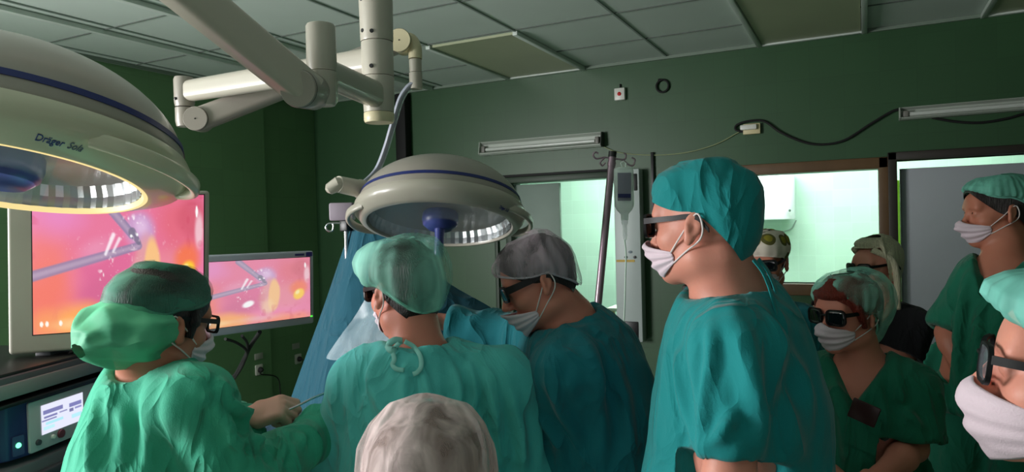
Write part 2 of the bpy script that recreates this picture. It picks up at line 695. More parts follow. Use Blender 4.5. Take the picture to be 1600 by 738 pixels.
def wall_fluorescent(x0, x1, z0, z1, label, tubecol):
    t = thing('fluorescent_lamp', ((x0 + x1) / 2, D, z0), label, 'wall lamp', 'unlit fluorescent lamps on the back wall')
    h = z1 - z0
    mb = MB()
    ax = (A(0, -1, 0), A(0, 0, 1), A(-1, 0, 0))      # local x out of the wall, y up, z along the wall
    mb.prism([(0, 0), (.055, .0), (.075, h * .12), (.075, h * .16), (.02, h * .35), (.02, h * .8), (.05, h * .97), (.05, h), (0, h)], x1 - x0, ((x0 + x1) / 2, D, z0), ax)
    obj('housing', mb, M_fl, t, smooth=20)
    mb = MB()
    mb.tube([(x0 + .05, D - .05, z0 + h * .42), (x1 - .05, D - .05, z0 + h * .42)], .013, 12)
    obj('tube', mb, tubecol, t)
    for x in (x0 + .03, x1 - .03):
        mb = MB()
        mb.box((x, D - .043, z0 + h * .45), (.03, .05, h * .5), .006)
        obj('lamp_holder', mb, mat('lamp_holder_grey', (120, 118, 112), .5), t)
    for x in (x0 - .003, x1 + .003):
        mb = MB()
        mb.prism([(0, 0), (.06, 0), (.08, h * .12), (.06, h), (0, h)], .006, (x, D, z0), ax)
        obj('end_cap', mb, M_fl if x < x1 else mat('dark_end_cap', (60, 62, 60), .5), t)
    return t


M_fl = mat('fluorescent_housing', (178, 186, 176), 0.4, var=0.12, vscale=3, stretch=(1, 6, 12))
M_tube = mat('fluorescent_tube', (205, 210, 204), 0.2)
wall_fluorescent(-2.71, -1.70, 2.265, 2.372, 'unlit fluorescent lamp above the left doorway', M_tube)
wall_fluorescent(0.205, 1.25, 2.285, 2.36, 'unlit fluorescent lamp above the grey door', M_tube)

p = on_y(970, 148, D)
t = thing('alarm_box', (p[0], D, p[2] - .045), 'small white box with red button high on the green wall', 'wall box')
mb = MB().box((p[0], D - .018, p[2]), (.078, .036, .088), .006)
obj('housing', mb, M_white, t)
mb = MB().lathe([(0, 0), (.014, 0), (.014, .004), (.009, .008), (0, .009)], 16, (p[0], D - .036, p[2]), axes_z((0, -1, 0)))
obj('button', mb, mat('red_button', (200, 30, 30), .3), t)
mb = MB().tube([(p[0], D - .01, p[2] + .04), (p[0], D - .008, p[2] + .075)], .006)
obj('cable_stub', mb, M_blackm, t)

p = on_y(1036, 135, D)
pts = [p + A(.043 * math.cos(a), -.012 - .002 * k / 20, .043 * math.sin(a)) for k, a in enumerate(np.linspace(1.9, 1.9 - 2 * math.pi * 2.1, 60))]
pts += [p + A(-.03, -.006, .05)]
o = obj('cable_coil', MB().tube(pts, .007, 8), M_blackm, origin=(p[0], D, p[2] - .05))
tag(o, 'small coil of black cable hanging high on the green wall', 'cable')

# junction box and cables
p = on_y(1174, 201, D)
t = thing('junction_box', (p[0], D, p[2] - .03), 'cream junction box on the wall where the black cable starts', 'junction box')
mb = MB().box((p[0] + .005, D - .016, p[2] - .005), (.11, .032, .07), .005)
obj('housing', mb, mat('cream_plastic', (214, 202, 158), .5), t)
mb = MB().box((p[0] - .012, D - .042, p[2] + .005), (.105, .03, .034), .006)
obj('connector', mb, M_white, t)
cp = [on_y(x, y, D - .02) for x, y in ((1166, 207), (1150, 203), (1152, 195), (1172, 189), (1195, 190), (1220, 207), (1255, 222), (1285, 226), (1320, 219), (1360, 194), (1392, 175), (1408, 170))]
o = obj('black_cable', MB().tube(bez(cp, 8), .0075, 8), M_blackm, origin=(cp[5][0], D, cp[5][2]))
tag(o, 'black cable sagging along the wall from the junction box to the right lamp', 'cable')
cp = [on_y(x, y, D - .015) for x, y in ((1456, 184), (1490, 190), (1530, 192), (1570, 186), (1600, 178), (1640, 168))]
o = obj('black_cable', MB().tube(bez(cp, 8), .0075, 8), M_blackm, origin=(cp[2][0], D, cp[2][2]))
tag(o, 'black cable sagging below the fluorescent lamp above the grey door', 'cable')
cp = [on_y(x, y, D - .012) for x, y in ((944, 230), (965, 238), (1000, 242), (1040, 242), (1080, 237), (1120, 225), (1150, 209), (1158, 205))]
o = obj('white_wire', MB().tube(bez(cp, 8), .0035, 6), mat('pale_wire', (150, 160, 120), .5), origin=(cp[3][0], D, cp[3][2]))
tag(o, 'thin pale wire sagging from the left wall lamp to the junction box', 'wire')

# white service panel beside the doorway
x0, x1, z0, z1 = -1.60, -1.41, .855, 2.085
t = thing('service_panel', ((x0 + x1) / 2, D, z0), 'tall white metal service panel on the wall beside the doorway', 'wall panel')
obj('housing', boxmm(MB(), (x0, D - .10, z0), (x1, D, z1), .008), mat('panel_white', (188, 198, 196), .4, var=.03), t)
for nm, (a, b, c, d) in (('vent', (-1.475, 1.93, -1.425, 2.05)), ('speaker_grille', (-1.575, .875, -1.44, 1.0))):
    obj(nm, boxmm(MB(), (a, D - .108, b), (c, D - .098, d), .004), M_black, t)
q = on_y(986, 408, D - .105)
obj('yellow_strip', boxmm(MB(), (-1.59, D - .103, q[2] - .008), (-1.455, D - .099, q[2] + .008)), mat('yellow_label', (196, 160, 40), .5), t)
for (x, y, r) in ((978, 402, .009), (992, 402, .010)):
    q = on_y(x, y, D - .1)
    obj('knob', MB().lathe([(0, 0), (r, 0), (r, .012), (0, .013)], 16, q, axes_z((0, -1, 0))), M_black, t)
q = on_y(985, 394, D - .1)
obj('badge', MB().lathe([(0, 0), (.016, 0), (.015, .004), (0, .005)], 24, q, (A(1, 0, 0), A(0, 0, .6), A(0, -1, 0))), mat('grey_badge', (90, 110, 120), .4), t)

# sockets
def socket(c, nrm, label, plug=None, w=.075, h=.085, group=None):
    ax = axes_z(nrm, (0, 0, 1))
    t = thing('wall_socket', tuple(np.array(c) - A(0, 0, h / 2)), label, 'socket', group)
    mb = MB().prism(rrect(h, w, .008), .012, np.array(c) + ax[2] * .006, ax, .003)
    obj('plate', mb, mat('socket_white', (196, 196, 186), .4), t)
    mb = MB().lathe([(.024, 0), (.026, .003), (.026, .006), (.022, .006), (.021, -.004), (0, -.004)], 20, np.array(c) + ax[2] * .012, ax)
    obj('insert', mb, mat('socket_insert', (140, 140, 132), .4), t)
    if plug is not None:
        mb = MB().lathe([(0, 0), (.02, 0), (.021, .02), (.012, .034), (.006, .04), (0, .04)], 16, np.array(c) + ax[2] * .012, ax)
        mb.tube(bez([np.array(c) + ax[2] * .05] + [np.array(c) + np.array(q) for q in plug], 6), .005, 8)
        o = obj('power_plug', mb, M_blackm, origin=tuple(c))
        tag(o, 'black plug with cable in the ' + label, 'plug')
    return t


c = on_x(404, 578, LX)
socket(c, (1, 0, 0), 'wall socket nearer the two monitors', plug=[(.08, -.05, -.02), (.06, .14, -.09), (.05, .18, -.25), (.05, .2, -.6)])
c2 = on_x(465, 561, LX - .05)
socket(c2, (1, 0, 0), 'wall socket nearer the blue drape', plug=[(.08, 0, -.01), (.1, .1, -.05), (.06, .2, -.25), (.05, .22, -.6)])
for (x, y, Xw, lab) in ((404, 557, LX, 'small white label plate above the wall socket nearer the monitors'), (462, 541, LX - .05, 'small white label plate above the wall socket nearer the drape')):
    q = on_x(x, y, Xw)
    o = obj('label_plate', MB().box(q + A(.003, 0, 0), (.006, .085, .05), .002), mat('label_plate_grey', (160, 160, 150), .5))
    tag(o, lab, 'label plate')
c = on_y(1018, 357, D)
t = socket(c, (0, -1, 0), 'white double socket behind the dark glasses of the tall man', w=.09, h=.14)
cp = [on_y(1020, 238, D - .012), on_y(1021, 300, D - .012), on_y(1021, 343, D - .012)]
o = obj('cable_conduit', MB().box((cp[0] + cp[2]) / 2, (.022, .022, cp[0][2] - cp[2][2]), .003), M_black)
tag(o, 'black vertical cable conduit on the wall above the double socket', 'conduit')
c = on_y(1076, 456, D)
o = obj('switch_box', MB().box(c + A(0, -.02, 0), (.07, .04, .09), .006), mat('dark_brown_box', (40, 34, 30), .5), origin=(c[0], D, c[2] - .045))
tag(o, 'small dark box on the wall behind the neck of the tall man', 'wall box')
a, b = on_y(619, 145, D - .05), on_y(636, 145, D - .05)
o = obj('cable_duct', boxmm(MB(), (a[0], D - .09, .6), (b[0], D, CZ - .02), .02), M_blackm)
tag(o, 'black vertical cable trunk on the back wall behind the lamp stand', 'cable trunk')

# ------------------------------------------------------------------ seen through the doorway and the window
a, b = on_y(1150, 272, NY - .3), on_y(1240, 343, NY - .3)
t = thing('water_heater', ((a[0] + b[0]) / 2, NY - .15, b[2]), 'white water heater on the tiled wall behind the window', 'water heater')
mb = MB().prism(rrect(b[0] - a[0], .30, .1, 8), a[2] - b[2], ((a[0] + b[0]) / 2, NY - .16, (a[2] + b[2]) / 2), (A(1, 0, 0), A(0, 1, 0), A(0, 0, 1)), .012)
obj('tank', mb, mat('heater_white', (236, 240, 244), .3, var=.02), t)
obj('lamp_cap', MB().lathe([(0, 0), (.012, 0), (.01, .01), (0, .012)], 12, (b[0] - .03, NY - .31, b[2] + .08), axes_z((0, -1, 0))), M_steel, t)
q = [(a[0] + .1, NY - .12, b[2] + .01), (a[0] + .2, NY - .02, b[2] - .12), (a[0] + .42, NY - .02, b[2] - .1), (b[0], NY - .02, b[2] - .01)]
obj('hose', MB().tube(bez(q, 8), .006, 6), mat('grey_hose', (150, 170, 160), .5), t)
q0 = on_y(956, 478, 5.9); q1 = on_y(985, 480, 5.9)
t = thing('side_table', (q0[0] + .25, 6.1, 0), 'pale wooden table seen through the left doorway', 'table')
obj('table_top', boxmm(MB(), (q0[0], 5.75, q0[2] - .03), (q0[0] + .6, 6.5, q0[2]), .006), M_white, t)
for x in (q0[0] + .04, q0[0] + .55):
    for y in (5.79, 6.45):
        obj('leg', boxmm(MB(), (x - .02, y - .02, 0), (x + .02, y + .02, q0[2] - .028)), mat('pale_wood', (200, 180, 130), .5), t)
o = obj('lime_cabinet', boxmm(MB(), (.12, 5.5, 0.85), (.75, 5.9, 1.95), .01), M_lime)
tag(o, 'lime green cabinet glimpsed through the gap beside the grey door', 'cabinet')
o = obj('cabinet_base', boxmm(MB(), (.12, 5.5, 0), (.75, 5.9, .85), .01), mat('cream_base', (214, 206, 160), .5))
tag(o, 'cream base cabinet glimpsed low through the gap beside the grey door', 'cabinet')

# ------------------------------------------------------------------ ceiling stand of the surgical lamps
M_lampw = mat('lamp_white_enamel', (186, 180, 166), 0.32, var=0.02, coat=0.2)
M_lampw2 = mat('lamp_cream_enamel', (214, 204, 168), 0.38, var=0.02)
M_lampg = mat('lamp_grey_enamel', (160, 153, 143), 0.34, var=0.02, coat=0.2)
M_blue = mat('lamp_blue_band', (30, 44, 110), 0.4)
M_bluegrip = mat('blue_grip', (70, 82, 150), 0.35)
M_line = mat('dark_seam', (60, 58, 54), 0.6)


def vcyl(mb, px, y0, y1, z, r0, r1=None, n=28, c=None):
    """upright cylinder between two picture heights"""
    p0 = at(px, y0, z)
    zt = p0[2]
    # same plan position, height from the lower picture row
    lo = at(px, y1, z)[2]
    r1 = r1 or r0
    mb.lathe([(0, lo), (r1 * .93, lo), (r1, lo + .004), (r0, zt - .003), (r0 * .97, zt), (0, zt)], n, (p0[0], p0[1], 0))
    return p0[0], p0[1], lo, zt


ZS = 2.2
S0 = at(590, 100, ZS)
sx, sy = S0[0], S0[1]


def sz(y):
    return at(590, y, ZS)[2]


stand = thing('lamp_stand', (sx, sy, CZ), 'white ceiling stand with jointed arms carrying both surgical lamps', 'lamp stand')
obj('spindle', MB().lathe([(0, sz(66)), (.050, sz(66)), (.0515, sz(62)), (.053, sz(0)), (.053, CZ - .05), (.09, CZ - .045), (.1, CZ), (0, CZ)], 40, (sx, sy, 0)), M_lampw, stand)
obj('hub', MB().lathe([(0, sz(120)), (.050, sz(120)), (.050, sz(68)), (.049, sz(67)), (0, sz(67))], 40, (sx, sy, 0)), M_lampw, stand)
obj('hub', MB().lathe([(0, sz(176)), (.047, sz(176)), (.049, sz(150)), (.050, sz(121.5)), (.049, sz(120.7)), (0, sz(120.7))], 40, (sx, sy, 0)), M_lampw, stand)
obj('hub_cap', MB().lathe([(0, sz(192)), (.044, sz(192)), (.0475, sz(188)), (.0475, sz(177.5)), (.046, sz(176.5)), (0, sz(176.5))], 40, (sx, sy, 0)), M_lampw2, stand)
for (ang, y) in ((250, 52), (290, 55), (285, 108), (250, 4), (295, 6)):
    a = math.radians(ang)
    d = A(math.cos(a), math.sin(a), 0)
    obj('screw', MB().lathe([(0, 0), (.007, 0), (.006, .003), (0, .003)], 12, A(sx, sy, sz(y)) + d * .0505, axes_z(d)), M_black, stand)


def arm(name, p0, p1, w0, h0, w1, h1, m, parent, r=.45):
    """rounded-rectangular arm, tapering"""
    p0, p1 = np.asarray(p0, float), np.asarray(p1, float)
    d = nz(p1 - p0)
    x = nz(np.cross(d, UP)); y = np.cross(x, d)
    V, F = [], []
    N = 10
    for i in range(N):
        t = i / (N - 1)
        w, h = w0 + (w1 - w0) * t, h0 + (h1 - h0) * t
        poly = rrect(w, h, min(w, h) * r, 5)
        c = p0 + (p1 - p0) * t
        V += [c + x * a + y * b for a, b in poly]
    k = len(poly)
    for i in range(N - 1):
        for j in range(k):
            F.append((i * k + j, i * k + (j + 1) % k, (i + 1) * k + (j + 1) % k, (i + 1) * k + j))
    F.append(list(range(k))); F.append([(N - 1) * k + j for j in range(k)])
    return obj(name, MB().add(V, F), m, parent)


def knuckle(c, axis, r, h, m, parent, seam=True):
    ax = axes_z(axis)
    c = np.asarray(c, float)
    obj('joint_disc', MB().lathe([(0, -h / 2), (r * .96, -h / 2), (r, -h / 2 + .004), (r, h / 2 - .004), (r * .95, h / 2), (0, h / 2)], 40, c, ax), m, parent)
    if seam:
        obj('seam_ring', MB().lathe([(r * .985, 0), (r * 1.012, 0), (r * 1.012, .003), (r * .985, .003)], 40, c + ax[2] * (h / 2 - .008), ax, closed=True), M_line, parent)
        obj('screw', MB().lathe([(0, 0), (.003, 0), (.002, .002), (0, .002)], 8, c + ax[2] * (h / 2), ax), M_black, parent)


# lower extension arm towards the doorway, its joint and the sprung arm of the near lamp
J1 = at(497, 140, 1.74)
e0 = A(sx, sy, sz(165))
jtop = at(502, 78, 1.78)
tt = jtop - A(0, 0, 0)
arm('extension_arm', A(sx, sy, sz(150)), A(jtop[0], jtop[1], sz(150) - .012), .06, .085, .055, .075, M_lampw, stand)
jz = A(jtop[0], jtop[1], 0)
def jzh(y):
    return at(502, y, 1.78)[2]
obj('joint_sleeve', MB().lathe([(0, jzh(112)), (.036, jzh(112)), (.038, jzh(100)), (.037, jzh(42)), (.034, jzh(39)), (0, jzh(39))], 32, jz), M_lampw, stand)
obj('joint_body', MB().lathe([(0, jzh(166)), (.03, jzh(165)), (.038, jzh(158)), (.039, jzh(114)), (.037, jzh(113)), (0, jzh(113))], 32, jz), M_lampw, stand)
toward = -nz(CAMR[:, 2])
KD = at(478, 141, 1.72)
knuckle(KD, cv(-.12, -.10, -1), .046, .098, M_lampg, stand)
A1 = at(250, -46, 1.5)
arm('sprung_arm', KD + (A1 - KD) * -.03, A1, .085, .085, .085, .092, M_lampw, stand, r=.28)
A1b = at(40, -230, 1.30)
arm('sprung_arm', A1, A1b, .085, .092, .08, .085, M_lampw, stand, r=.28)

# upper extension arm to the far side, its joint and the sprung arm of the far lamp
C2 = at(288, 150, 2.62)
E2 = A(sx, sy, sz(94))
E2b = at(290, 143, 2.62)
arm('extension_arm', E2, E2b, .06, .085, .055, .08, M_lampw, stand)
cz2 = lambda y: at(288, y, 2.62)[2]
c2 = A(C2[0], C2[1], 0)
obj('joint_sleeve', MB().lathe([(0, cz2(167)), (.033, cz2(167)), (.036, cz2(160)), (.036, cz2(125)), (.032, cz2(121)), (0, cz2(121))], 28, c2), M_lampg, stand)
obj('joint_body', MB().lathe([(0, cz2(199)), (.03, cz2(198)), (.034, cz2(190)), (.034, cz2(169)), (0, cz2(168))], 28, c2), M_lampg, stand)
obj('screw', MB().lathe([(0, 0), (.006, 0), (0, .003)], 10, at(274, 154, 2.585), axes_z(toward)), M_black, stand)
K2 = at(311, 187, 2.58)
knuckle(K2, cv(.1, -.05, -1), .044, .086, M_lampg, stand)
K3 = at(628, 66, 2.66)
arm('sprung_arm', K2, K3, .07, .085, .06, .07, M_lampg, stand, r=.3)
knuckle(K3, cv(-.1, -.05, -1), .044, .085, M_lampw2, stand)
P3 = at(649, 100, 2.66)
z3 = lambda y: at(649, y, 2.66)[2]
p3 = A(P3[0], P3[1], 0)
obj('elbow', MB().tube(bez([K3 + A(0, 0, .0), at(640, 62, 2.66), at(648, 74, 2.66), at(649, 92, 2.66)], 6), .026, 16), M_lampw2, stand)
obj('sleeve', MB().lathe([(0, z3(113)), (.023, z3(113)), (.024, z3(94)), (.022, z3(93)), (0, z3(93))], 24, p3), M_lampw, stand)
obj('sleeve', MB().lathe([(0, z3(139)), (.025, z3(139)), (.025, z3(114.5)), (.023, z3(113.6)), (0, z3(113.6))], 24, p3), M_lampw, stand)


# ------------------------------------------------------------------ surgical lamps
M_refl = None


def reflector_mat():
    t = NT('lamp_reflector')
    b = t.b
    b.inputs['Base Color'].default_value = lin((205, 210, 212))
    b.inputs['Metallic'].default_value = 1.0
    b.inputs['Roughness'].default_value = 0.3
    return t.m


M_refl = reflector_mat()
M_lglass = glass_mat('lamp_cover_glass', (225, 235, 240), .05, .12)


def surgical_lamp(C, up, right, R, label, text_ang, rim_mat, glow=None, grip=True, ap=.745, hd=.61, tsize=.08):
    C = np.asarray(C, float)
    ax = axes_z(up, right)
    t = thing('surgical_lamp', tuple(C), label, 'surgical lamp')
    dome = [(0, (.08 + hd) * R)] + [(.92 * R * math.sin(a), (.08 + hd * math.cos(a)) * R) for a in np.linspace(.06, 1.50, 26)] + [(.90 * R, .09 * R)]
    obj('dome', MB().lathe(dome, 72, C, ax), M_lampg, t)
    zb = .225
    rb = .92 * math.sqrt(max(0, 1 - ((zb - .08) / hd) ** 2))
    obj('blue_band', MB().lathe([((rb + d) * R, (zb + e) * R) for d, e in ((-.02, -.018), (.012, -.018), (.002, .018), (-.02, .018))], 72, C, ax, closed=True), M_blue, t)
    rim = [(.86, .11), (.905, .135), (.935, .13), (.952, .10), (.957, .06), (.945, .015), (.915, -.014), (ap + .075, -.062), (ap + .035, -.076), (ap + .012, -.076), (ap, -.055), (ap - .005, .0), (.86, .03)]
    obj('rim', MB().lathe([(r * R, z * R) for r, z in rim], 96, C, ax, closed=True), rim_mat, t, smooth=50)
    if glow:
        obj('light_ring', MB().lathe([(r * R, z * R) for r, z in ((ap - .001, -.045), (ap + .008, -.073), (ap + .026, -.077), (ap + .022, -.080), (ap + .004, -.078), (ap - .010, -.05))], 96, C, ax, closed=True), glow, t)
    # faceted reflector
    n = 96
    prof = [(ap - .01, -.05), (ap - .015, .02), (ap - .055, .12), (.60, .24), (.46, .34), (.30, .41), (.14, .44), (.001, .45)]
    V, F = [], []
    for i in range(n):
        a = 2 * math.pi * i / n
        k = 1.0 - (.012 if i % 2 else 0)
        for r, z in prof:
            V.append(C + R * (ax[0] * r * k * math.cos(a) + ax[1] * r * k * math.sin(a) + ax[2] * z))
    m = len(prof)
    for i in range(n):
        j = (i + 1) % n
        F += [(i * m + q, j * m + q, j * m + q + 1, i * m + q + 1) for q in range(m - 1)]
    obj('reflector', MB().add(V, F), M_refl, t, smooth=8)
    obj('cover_glass', MB().lathe([(.0, -.040 * R), ((ap - .007) * R, -.040 * R), ((ap - .007) * R, -.048 * R), (0, -.048 * R)], 64, C, ax), M_lglass, t)
    # centre grip
    hub = obj('grip_hub', MB().lathe([(0, .12 * R), (.16 * R, .12 * R), (.20 * R, .07 * R), (.205 * R, .0), (.19 * R, -.06 * R), (.13 * R, -.11 * R), (0, -.11 * R)], 40, C, ax), M_bluegrip, t)
    obj('grip_collar', MB().lathe([(.0, .20 * R), (.17 * R, .20 * R), (.185 * R, .13 * R), (.16 * R, .118 * R), (0, .118 * R)], 40, C, ax), M_black, t)
    if grip:
        obj('grip', MB().lathe([(0, -.10 * R), (.06 * R, -.10 * R), (.05 * R, -.2 * R), (.055 * R, -.4 * R), (.045 * R, -.42 * R), (0, -.42 * R)], 24, C, ax), M_bluegrip, t)
    # side handle loops
    for a0 in (0.0, math.pi):
        pts = []
        for s in np.linspace(-1, 1, 25):
            a = a0 + s * .55
            e = 1 - abs(s) ** 3.0
            r = .90 + .115 * e
            z = .005 - .035 * e
            pts.append(C + R * (ax[0] * r * math.cos(a) + ax[1] * r * math.sin(a) + ax[2] * z))
        V, F = [], []
        for i, p in enumerate(pts):
            T = nz(pts[min(i + 1, 24)] - pts[max(i - 1, 0)])
            u = ax[2]; w = nz(np.cross(T, u))
            for b, c in rrect(.05 * R, .09 * R, .024 * R, 3):
                V.append(p + w * b + u * c)
        k = len(V) // 25
        for i in range(24):
            F += [(i * k + j, i * k + (j + 1) % k, (i + 1) * k + (j + 1) % k, (i + 1) * k + j) for j in range(k)]
        F += [list(range(k)), [24 * k + j for j in range(k)]]
        obj('handle', MB().add(V, F), rim_mat, t)
    # lettering along the rim
    def put_text(body, size, ang0, base):
        V, F = text_mesh(body, size)
        out = []
        a_, b_ = np.array([.915, -.014]), np.array([ap + .075, -.062])     # the sloping underside of the rim
        e_ = (a_ - b_) / np.linalg.norm(a_ - b_)
        n_ = np.array([-e_[1], e_[0]]) * -1
        for v in V:
            q = b_ + (a_ - b_) * base + e_ * (v[1] / R) + n_ * (.0035 + v[2] / R)
            a = ang0 + v[0] * .56 / (.90 * R)
            out.append(C + ax[0] * q[0] * R * math.cos(a) + ax[1] * q[0] * R * math.sin(a) + ax[2] * q[1] * R)
        return MB().add(out, F)
    mb = put_text('Dräger', tsize * R, text_ang, .3)
    obj('lettering', mb, mat('lamp_lettering_blue', (44, 66, 140), .5), t, smooth=None)
    mb = put_text('Sola', tsize * R, text_ang + 2.05 * tsize, .3)
    obj('lettering', mb, mat('lamp_lettering_grey', (96, 104, 130), .5), t, smooth=None)
    return t, ax


M_glow = mat('lit_glass_edge', (90, 84, 60), .4, emit=(255, 230, 158), estr=.95)
M_rim1 = mat('lamp_rim_enamel', (214, 212, 186), .3, var=.02, coat=.3)
# near lamp (burning, dimmed)
L1 = at(3, 261, 1.497)
rt = nz(CAMR[:, 0])
up1 = nz(UP + cv(.047, 0, .247))
# angle that faces the camera, measured from the lamp's own x axis (picture right)
lamp1, ax1 = surgical_lamp(L1, up1, rt, .385, 'large white surgical lamp glowing warm, cut by the left edge', -.79, M_rim1, glow=M_glow, grip=False, ap=.71)
L2 = at(688, 344, 2.5)
up2 = nz(UP + cv(.047, 0, .318))
lamp2, ax2 = surgical_lamp(L2, up2, nz(CAMR[:, 0]), .32, 'white surgical lamp hanging above the two capped surgeons, unlit', -.72, M_lampw, grip=True, ap=.80, tsize=.055)
ll = bpy.data.lights.new('surgical_lamp_light', 'AREA')
ll.shape = 'DISK'
ll.size, ll.energy, ll.color = .45, 1.6, (1.0, .93, .78)
lo_ = bpy.data.objects.new('surgical_lamp_light', ll)
COL.objects.link(lo_)
lo_.location = L1 - ax1[2] * .03
lo_.rotation_euler = Vector(-ax1[2]).to_track_quat('-Z', 'Y').to_euler()
# near lamp's hanger, out of the picture at the top
obj('hanger', MB().tube(bez([A1b, A1b + cv(-.12, -.03, .0), L1 + cv(-.35, .5, .15), L1 + cv(-.42, .25, .1), L1 + ax1[0] * -.32 + ax1[2] * .05], 8), .022, 14), M_lampw, lamp1)
# far lamp's curved hanger and pivot
hp = [at(649, 130, 2.66), at(638, 137, 2.66), at(626, 156, 2.67), at(614, 195, 2.68), at(602, 235, 2.70), at(588, 268, 2.70), at(568, 289, 2.60), at(556, 293, 2.52)]
obj('hanger', MB().tube(bez(hp, 6), .022, 14, flat=.55), mat('lamp_hanger_grey', (168, 172, 186), .35), lamp2)
pv = at(566, 296, 2.48); pe = at(528, 288, 2.40)
obj('pivot', MB().tube([pv, pv + (pe - pv) * .15, pv + (pe - pv) * .2, pe], [.034, .034, .031, .029], 24), M_lampw, lamp2)
pe2 = at(514, 296, 2.40)
obj('pivot_cap', MB().tube([pe + (pv - pe) * .12, pe, pe2, pe2 + nz(pe2 - pe) * .01], [.026, .026, .02, .008], 20), M_lampw, lamp2)


# ------------------------------------------------------------------ monitors
def quad_frame(TL, TR, BR, BL):
    return [np.asarray(p, float) for p in (TL, TR, BR, BL)]


def laparoscopy(u, v):
    """keyhole-surgery picture; u to the right, v down, both 0..1; returns linear rgb"""
    P = np.stack([u * 1.6, v, np.zeros_like(u)], 1)
    n1 = vnoise(P, 3.0, 1); n2 = vnoise(P, 7.0, 2); n3 = vnoise(P, 16.0, 3); n4 = vnoise(P, 60.0, 4)
    c = np.empty((len(u), 3))
    base = np.array([232, 120, 156.]); c[:] = base

    def mix(colr, m):
        m = np.clip(m, 0, 1)[:, None]
        c[:] = c * (1 - m) + np.array(colr, float) * m

    def ss(a, b, x):
        t = np.clip((x - a) / (b - a), 0, 1); return t * t * (3 - 2 * t)

    def blob(x, y, rx, ry, soft=.6, rot=0, wob=.18):
        dx, dy = (u - x) * 1.6, v - y
        cr, sr = math.cos(rot), math.sin(rot)
        a, b = dx * cr + dy * sr, -dx * sr + dy * cr
        d = np.sqrt((a / rx) ** 2 + (b / ry) ** 2) + wob * n2
        return 1 - ss(1 - soft, 1 + soft * .3, d)

    def bar(x0, y0, x1, y1, w0, w1, soft=.15):
        ax_, ay = x0 * 1.6, y0; bx, by = x1 * 1.6, y1
        px, py = u * 1.6, v
        L2_ = (bx - ax_) ** 2 + (by - ay) ** 2
        s = np.clip(((px - ax_) * (bx - ax_) + (py - ay) * (by - ay)) / L2_, 0, 1)
        d = np.hypot(px - ax_ - s * (bx - ax_), py - ay - s * (by - ay))
        w = w0 + (w1 - w0) * s
        return 1 - ss(w * (1 - soft), w * (1 + soft), d), s, d / w
    mix((240, 130, 176), ss(-.3, .6, n1))
    mix((244, 124, 112), .85 * blob(.06, .60, .34, .42, .8))
    mix((232, 138, 200), .8 * blob(.14, .13, .28, .22, .9))
    mix((242, 118, 98), .8 * blob(.02, .78, .34, .35, .8))
    mix((222, 104, 150), .85 * blob(.44, .58, .34, .30, .4))
    mix((240, 170, 196), .55 * blob(.36, .40, .22, .10, .9, -.3))
    mix((206, 96, 140), .5 * blob(.40, .72, .30, .16, .8))
    mix((226, 100, 112), .6 * blob(.86, .24, .30, .34, .7))
    mix((204, 84, 104), .55 * blob(.93, .16, .18, .22, .6))
    mix((236, 150, 160), .55 * blob(.80, .60, .30, .26, .7))
    mix((252, 168, 92), 1.0 * blob(.28, .93, .50, .15, .7))
    mix((252, 142, 100), .85 * blob(.75, .98, .50, .12, .8))
    mix((255, 214, 150), .75 * blob(.22, .94, .22, .05, .9))
    mix((236, 196, 210), .5 * blob(.55, .93, .4, .06, .9))
    # fold of tissue held up, pale and yellow
    mix((204, 160, 206), .95 * blob(.605, .27, .17, .17, .45))
    mix((232, 200, 232), .7 * blob(.615, .24, .08, .08, .8))
    mix((228, 160, 164), .9 * blob(.63, .60, .15, .32, .4, .05))
    mix((250, 196, 132), .95 * blob(.675, .58, .085, .27, .3, .08))
    mix((252, 216, 170), .6 * blob(.625, .76, .10, .16, .7))
    # yellow fat
    mix((248, 120, 70), .8 * blob(.90, .50, .15, .15, .6))
    mix((255, 205, 60), blob(.90, .60, .085, .11, .35, .5))
    mix((255, 246, 190), .8 * blob(.885, .57, .035, .05, .6, .6))
    mix((246, 214, 222), .8 * blob(.97, .28, .05, .16, .6))
    # vessels and grain
    mix((200, 60, 90), .22 * ss(.25, .5, n3) * ss(.0, .4, n1))
    # instruments
    m, s, d = bar(-.05, .60, .60, .385, .040, .030)
    mix((150, 130, 166), m * .92); mix((190, 166, 190), m * (1 - ss(.1, .8, d)) * .7)
    m, s, d = bar(.38, .02, .56, .30, .042, .034)
    mix((148, 132, 168), m * .92); mix((186, 164, 188), m * (1 - ss(.1, .8, d)) * .7)
    m, s, d = bar(.56, .28, .60, .36, .035, .02)
    mix((120, 112, 136), m * .8)
    # wet highlights
    mix((255, 255, 255), 1.0 * blob(.455, .70, .085, .05, .5, -.3, .5))
    mix((255, 250, 250), ss(.5, .75, n4 + .25 * n3) * blob(.42, .60, .10, .16, .7))
    mix((255, 240, 250), ss(.4, .65, n4) * blob(.57, .19, .14, .05, .9))
    mix((255, 250, 255), .85 * bar(.405, .44, .45, .30, .012, .018, .6)[0])
    mix((255, 250, 255), .75 * bar(.45, .42, .485, .33, .010, .014, .6)[0])
    mix((255, 240, 240), ss(.68, .9, n4 + .3 * n2) * .5 * blob(.5, .5, .7, .5, .8))
    for x, y in ((.555, .31), (.59, .30)):
        mix((255, 255, 255), blob(x, y, .013, .014, .5, 0, 0))
    mix((255, 255, 255), blob(.955, .13, .014, .05, .3, 0, 0))
    for x in (.045, .075, .15):
        mix((255, 250, 240), blob(x, .93, .016, .022, .3, 0, 0))
    c = np.clip(c / 255.0, 0, 1)
    return np.where(c <= .04045, c / 12.92, ((c + .055) / 1.055) ** 2.4)


